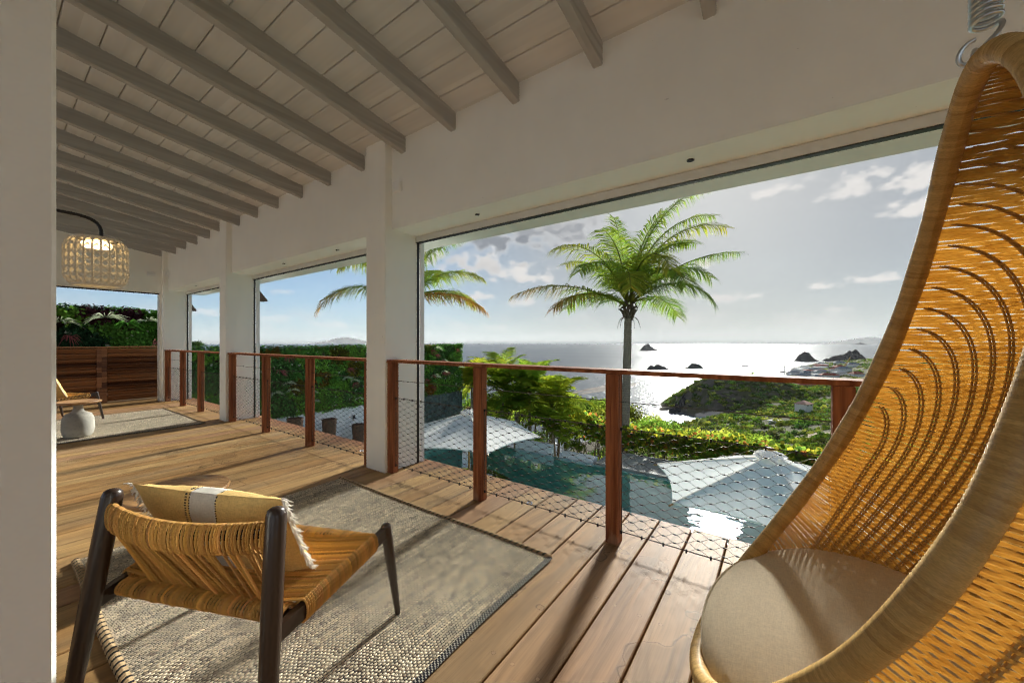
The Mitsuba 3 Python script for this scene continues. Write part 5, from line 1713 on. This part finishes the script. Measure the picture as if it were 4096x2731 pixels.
en, el_, eu = np.array([math.cos(EYAW), math.sin(EYAW), 0]), np.array([-math.sin(EYAW), math.cos(EYAW), 0]), np.array([0, 0, 1.0])
en, eu = rot(en, el_, EPITCH), rot(eu, el_, EPITCH)
el_, eu = rot(el_, en, EROLL), rot(eu, en, EROLL)
EO = np.array([EX, EY, 0])


def egg_vwu(t_):
    v = V0 + EH / 2 * (1 + np.cos(t_))
    u = EA * np.sin(t_) * (1 - EK * np.cos(t_) + EK2 * np.cos(2 * t_))
    w = EB * (1 - np.cos(t_)) / 2 + EC * np.sin(t_) ** 2 + EKB * np.sin(t_) ** 2 * np.cos(t_)
    return v, w, u


def egg(u, w, v):
    return EO + np.asarray(u)[..., None] * el_ + np.asarray(w)[..., None] * en + np.asarray(v)[..., None] * eu


def shell(t_, th):
    """A point of the woven shell: t_ runs from the top (0) to the lip (pi), th from one rim (0) round the back to the other (pi)."""
    v, w, u = egg_vwu(t_)
    s = np.clip((t_ - .42 * PI) / (.58 * PI), 0, 1)
    beta = (s * s * (3 - 2 * s)) * math.radians(92)
    dep = .385 * np.abs(np.sin(np.clip(t_, 0, PI))) ** .62 * (1 - .28 * np.clip((t_ - .75 * PI) / (.25 * PI), 0, 1))
    c, sn = np.cos(th), np.abs(np.sin(th)) ** .85
    bulge = 1 + .10 * np.sin(th) ** 2 * np.sin(t_)
    return egg(u * c * bulge, w - dep * np.cos(beta) * sn, v - dep * np.sin(beta) * sn)


# rim: a thick ring bound with cane; uv counts the turns
n = 1500
tt = np.linspace(-PI, PI, n, endpoint=False)
v, w, u = egg_vwu(tt)
C_ = egg(u, w, v)
tang = unit(np.roll(C_, -1, 0) - np.roll(C_, 1, 0))
cen = egg(np.array(0.0), np.array(.12), np.array(1.0))
a_ = unit(np.cross(tang, np.broadcast_to(en, tang.shape)))
b_ = np.cross(a_, tang)
L_ = np.concatenate([[0], np.cumsum(np.linalg.norm(np.diff(C_, axis=0), axis=1))])
turn = L_ / .0048
S_ = 22
al = np.linspace(0, 2 * PI, S_)
rad_ = .0185 + .0011 * np.abs(np.sin(PI * turn))
rad_ = rad_ + .0006 * np.sin(turn * .13) + .0005 * np.sin(turn * .041)
P = C_[:, None] + rad_[:, None, None] * (np.cos(al)[None, :, None] * a_[:, None] + np.sin(al)[None, :, None] * b_[:, None])
P = np.concatenate([P, P[:1]], 0)
uvr = np.stack([np.repeat(np.append(turn, turn[-1] + 1)[:, None], S_, 1), np.repeat(al[None] / (2 * PI), n + 1, 0)], -1).reshape(-1, 2)
put('rim', MB().grid(P, uv=uvr), 'm_wrap', t, smooth=True)

# stakes: pairs of canes standing in upright planes, from the rim down the back and under the seat to the lip
NST = 51
ths = np.linspace(.05 * PI, .95 * PI, NST)
tfine = np.linspace(.004 * PI, .996 * PI, 1200)
ufine = egg_vwu(tfine)[2]
UMAX, TMAX = ufine.max(), tfine[ufine.argmax()]


def squeeze(t_):
    """How much nearer to the rim a stake lies at t_ than at the widest place."""
    u_ = egg_vwu(t_)[2]
    return (UMAX / u_) ** np.where(t_ < TMAX, .50, -.12)


stakes = MB()
for th0 in ths:
    for d in (-.0027, .0027):
        c = math.cos(th0) * squeeze(tfine)
        ok = tfine[np.abs(c) < .998]
        tq = np.linspace(ok[0], ok[-1], 120)
        p = shell(tq, np.arccos(np.clip(math.cos(th0) * squeeze(tq), -1, 1)) + d / .36)
        stakes.tube(p, .0023, 5, False)
put('stakes', stakes, 'm_stake', t, kind='stuff')
# weaving: flat strands passing in front of and behind the stakes by turns
ROWS = 222
tq = np.linspace(.03 * PI, .99 * PI, 800)
mid_ = shell(tq, np.full(800, PI / 2))
len_ = np.concatenate([[0], np.cumsum(np.linalg.norm(np.diff(mid_, axis=0), axis=1))])
rows_t = np.interp(np.linspace(.006, .995, ROWS) * len_[-1], len_, tq)
HALF = [MB(), MB()]
for j, tj in enumerate(rows_t):
    sq = float(squeeze(np.array([tj]))[0])
    th = np.linspace(.012, PI - .012, 170)
    ph = (np.arccos(np.clip(np.cos(th) / sq, -1, 1)) - ths[0]) / (ths[1] - ths[0])
    off = .0030 * np.cos(ph * PI) * (1 if j % 2 else -1)
    p = shell(np.full(170, tj + rng.normal(0, .0007)), th)
    e1 = shell(np.full(170, tj), th + 1e-3) - shell(np.full(170, tj), th - 1e-3)
    e2 = shell(np.full(170, tj + 1e-3), th) - shell(np.full(170, tj - 1e-3), th)
    nn = unit(np.cross(e1, e2))
    dn = unit(e2)
    p = p + nn * off[:, None]
    hw = np.linalg.norm(e2, axis=1) / 2e-3 * (rows_t[min(j + 1, ROWS - 1)] - rows_t[max(j - 1, 0)]) / 2 * rng.uniform(.45, .51)
    hw = np.clip(hw * (1.0 - .20 * np.cos(ph * 2 * PI)), .0012, .0140)
    tk = .0011
    ringp = np.stack([p + dn * hw[:, None], p + nn * tk, p - dn * hw[:, None], p - nn * tk], 1)
    HALF[0].grid(ringp, close=True)
put('weave', HALF[0], 'm_weave', t, kind='stuff', smooth=False)

# seat cushion, its own thing
c_t = thing('seat_cushion', 'round beige linen cushion lying in the hanging chair', 'cushion')
cc = np.array([.165, 1.050, .545])
tilt = .30
m = []
na = 72
al = np.linspace(0, 2 * PI, na, endpoint=False)
prof = [(0, .040), (.12, .039), (.22, .034), (.29, .022), (.318, .006), (.322, -.010), (.312, -.028), (.28, -.040), (.15, -.048), (0, -.048)]
ax1 = unit(np.array([1, 0, 0.05])); ax2 = unit(np.array([0, 1, .24])); ax3 = np.cross(ax1, ax2)
for r_, z_ in prof:
    k = 1 + .012 * np.sin(al * 3 + r_ * 9)
    q = np.outer(np.cos(al) * r_ * k * 1.0, ax1) + np.outer(np.sin(al) * r_ * k * 1.08, ax2) + (z_ + .004 * np.sin(al * 2 + 1) * (r_ > .1))[:, None] * ax3
    m.append(cc + q)
put('cover', MB().grid(np.array(m)[::-1], close=True), 'm_linen', c_t, smooth=50)
pip = [cc + np.cos(x) * .3215 * ax1 + np.sin(x) * .3215 * 1.08 * ax2 - .004 * ax3 for x in np.linspace(0, 2 * PI, 90)]
put('piping', MB().tube(pip, .0042, 6, False), 'm_linen', c_t, smooth=50)

# spring, hook and rope on which it hangs
t = thing('hanging_spring', 'zinc coil spring with hooks that carries the hanging chair', 'spring')
SX, SY = .335, 1.165
a = np.linspace(0, 2 * PI * 13, 13 * 26)
zz = 1.832 + .0118 * a / (2 * PI)
coil = np.stack([SX + .0195 * np.cos(a), SY + .0195 * np.sin(a), zz], -1)
put('coil', MB().tube(coil, .0044, 8), 'm_steel', t, smooth=60)
b = np.linspace(-.2, 1.55 * PI, 26)
hook = np.stack([SX - .022 + .018 * np.cos(b), SY - .014 + .006 * np.sin(b), 1.778 - .020 * np.sin(b - .2)], -1)
hook = np.vstack([bez(coil[0], coil[0] + [.008, 0, -.012], hook[0], 6), hook[1:]])
put('hook', MB().tube(hook, .0044, 8), 'm_steel', t, smooth=60)
b = np.linspace(0, 2 * PI, 40)
shk = np.stack([SX - .024 + .007 * np.cos(b), SY - .030 + .018 * np.cos(b + .3), 1.733 + .036 * np.sin(b)], -1)
put('shackle', MB().tube(shk, .0042, 7, False), 'm_steel', t, smooth=60)
put('rod', MB().tube([[SX, SY, 1.982], [SX, SY, 2.9], [SX, SY, ceil_z(SY) - .02]], .006, 8), 'm_steel', t, smooth=50)
put('ceiling_hook', MB().lathe([[0, ceil_z(SY) - .06], [.03, ceil_z(SY) - .05], [.035, ceil_z(SY) - .0]], (SX, SY, 0), 20), 'm_steel', t, smooth=50)

# a fallen yellow leaf, a small drain ring and screws' bright washer on the deck
m = MB()
leaf_quads(m, np.array([[-.395, 1.05, .003]]), np.array([[.8, .5, .12]]), np.array([[0, 0, 1.0]]), .022, .012, np.array([[.5, .33, .03]]))
k = put('fallen_leaf', m, 'm_leaf'); tag(k, 'tiny yellow fallen leaf on the bare planks', 'leaf')
for x, y, lab in ((-1.52, 2.37, 'nearest bay'), (-3.75, 2.44, 'middle bay')):
    k = put('drain_ring', MB().lathe([[.013, .0005], [.016, .004], [.022, .004], [.024, .0005]], (x, y, 0), 20), 'm_steel', smooth=40)
    tag(k, f'small steel ring let into the planks at the edge of the {lab}', 'deck ring', 'steel rings in the deck')

# ------------------------------------------------------------------ the sea air
scene['haze_air'] = {'type': 'homogeneous', 'albedo': {'type': 'rgb', 'value': [0.95, 0.95, 0.95]}, 'sigma_t': 2.2e-5}
scene['haze'] = {'type': 'cube', 'to_world': T().translate([0, 0, 225]).scale([33000, 33000, 385]), 'bsdf': {'type': 'null'}, 'interior': {'type': 'ref', 'id': 'haze_air'}}
labels['haze'] = {'label': 'thin sea haze', 'category': 'haze', 'kind': 'stuff'}
scene['camera']['medium'] = {'type': 'ref', 'id': 'haze_air'}
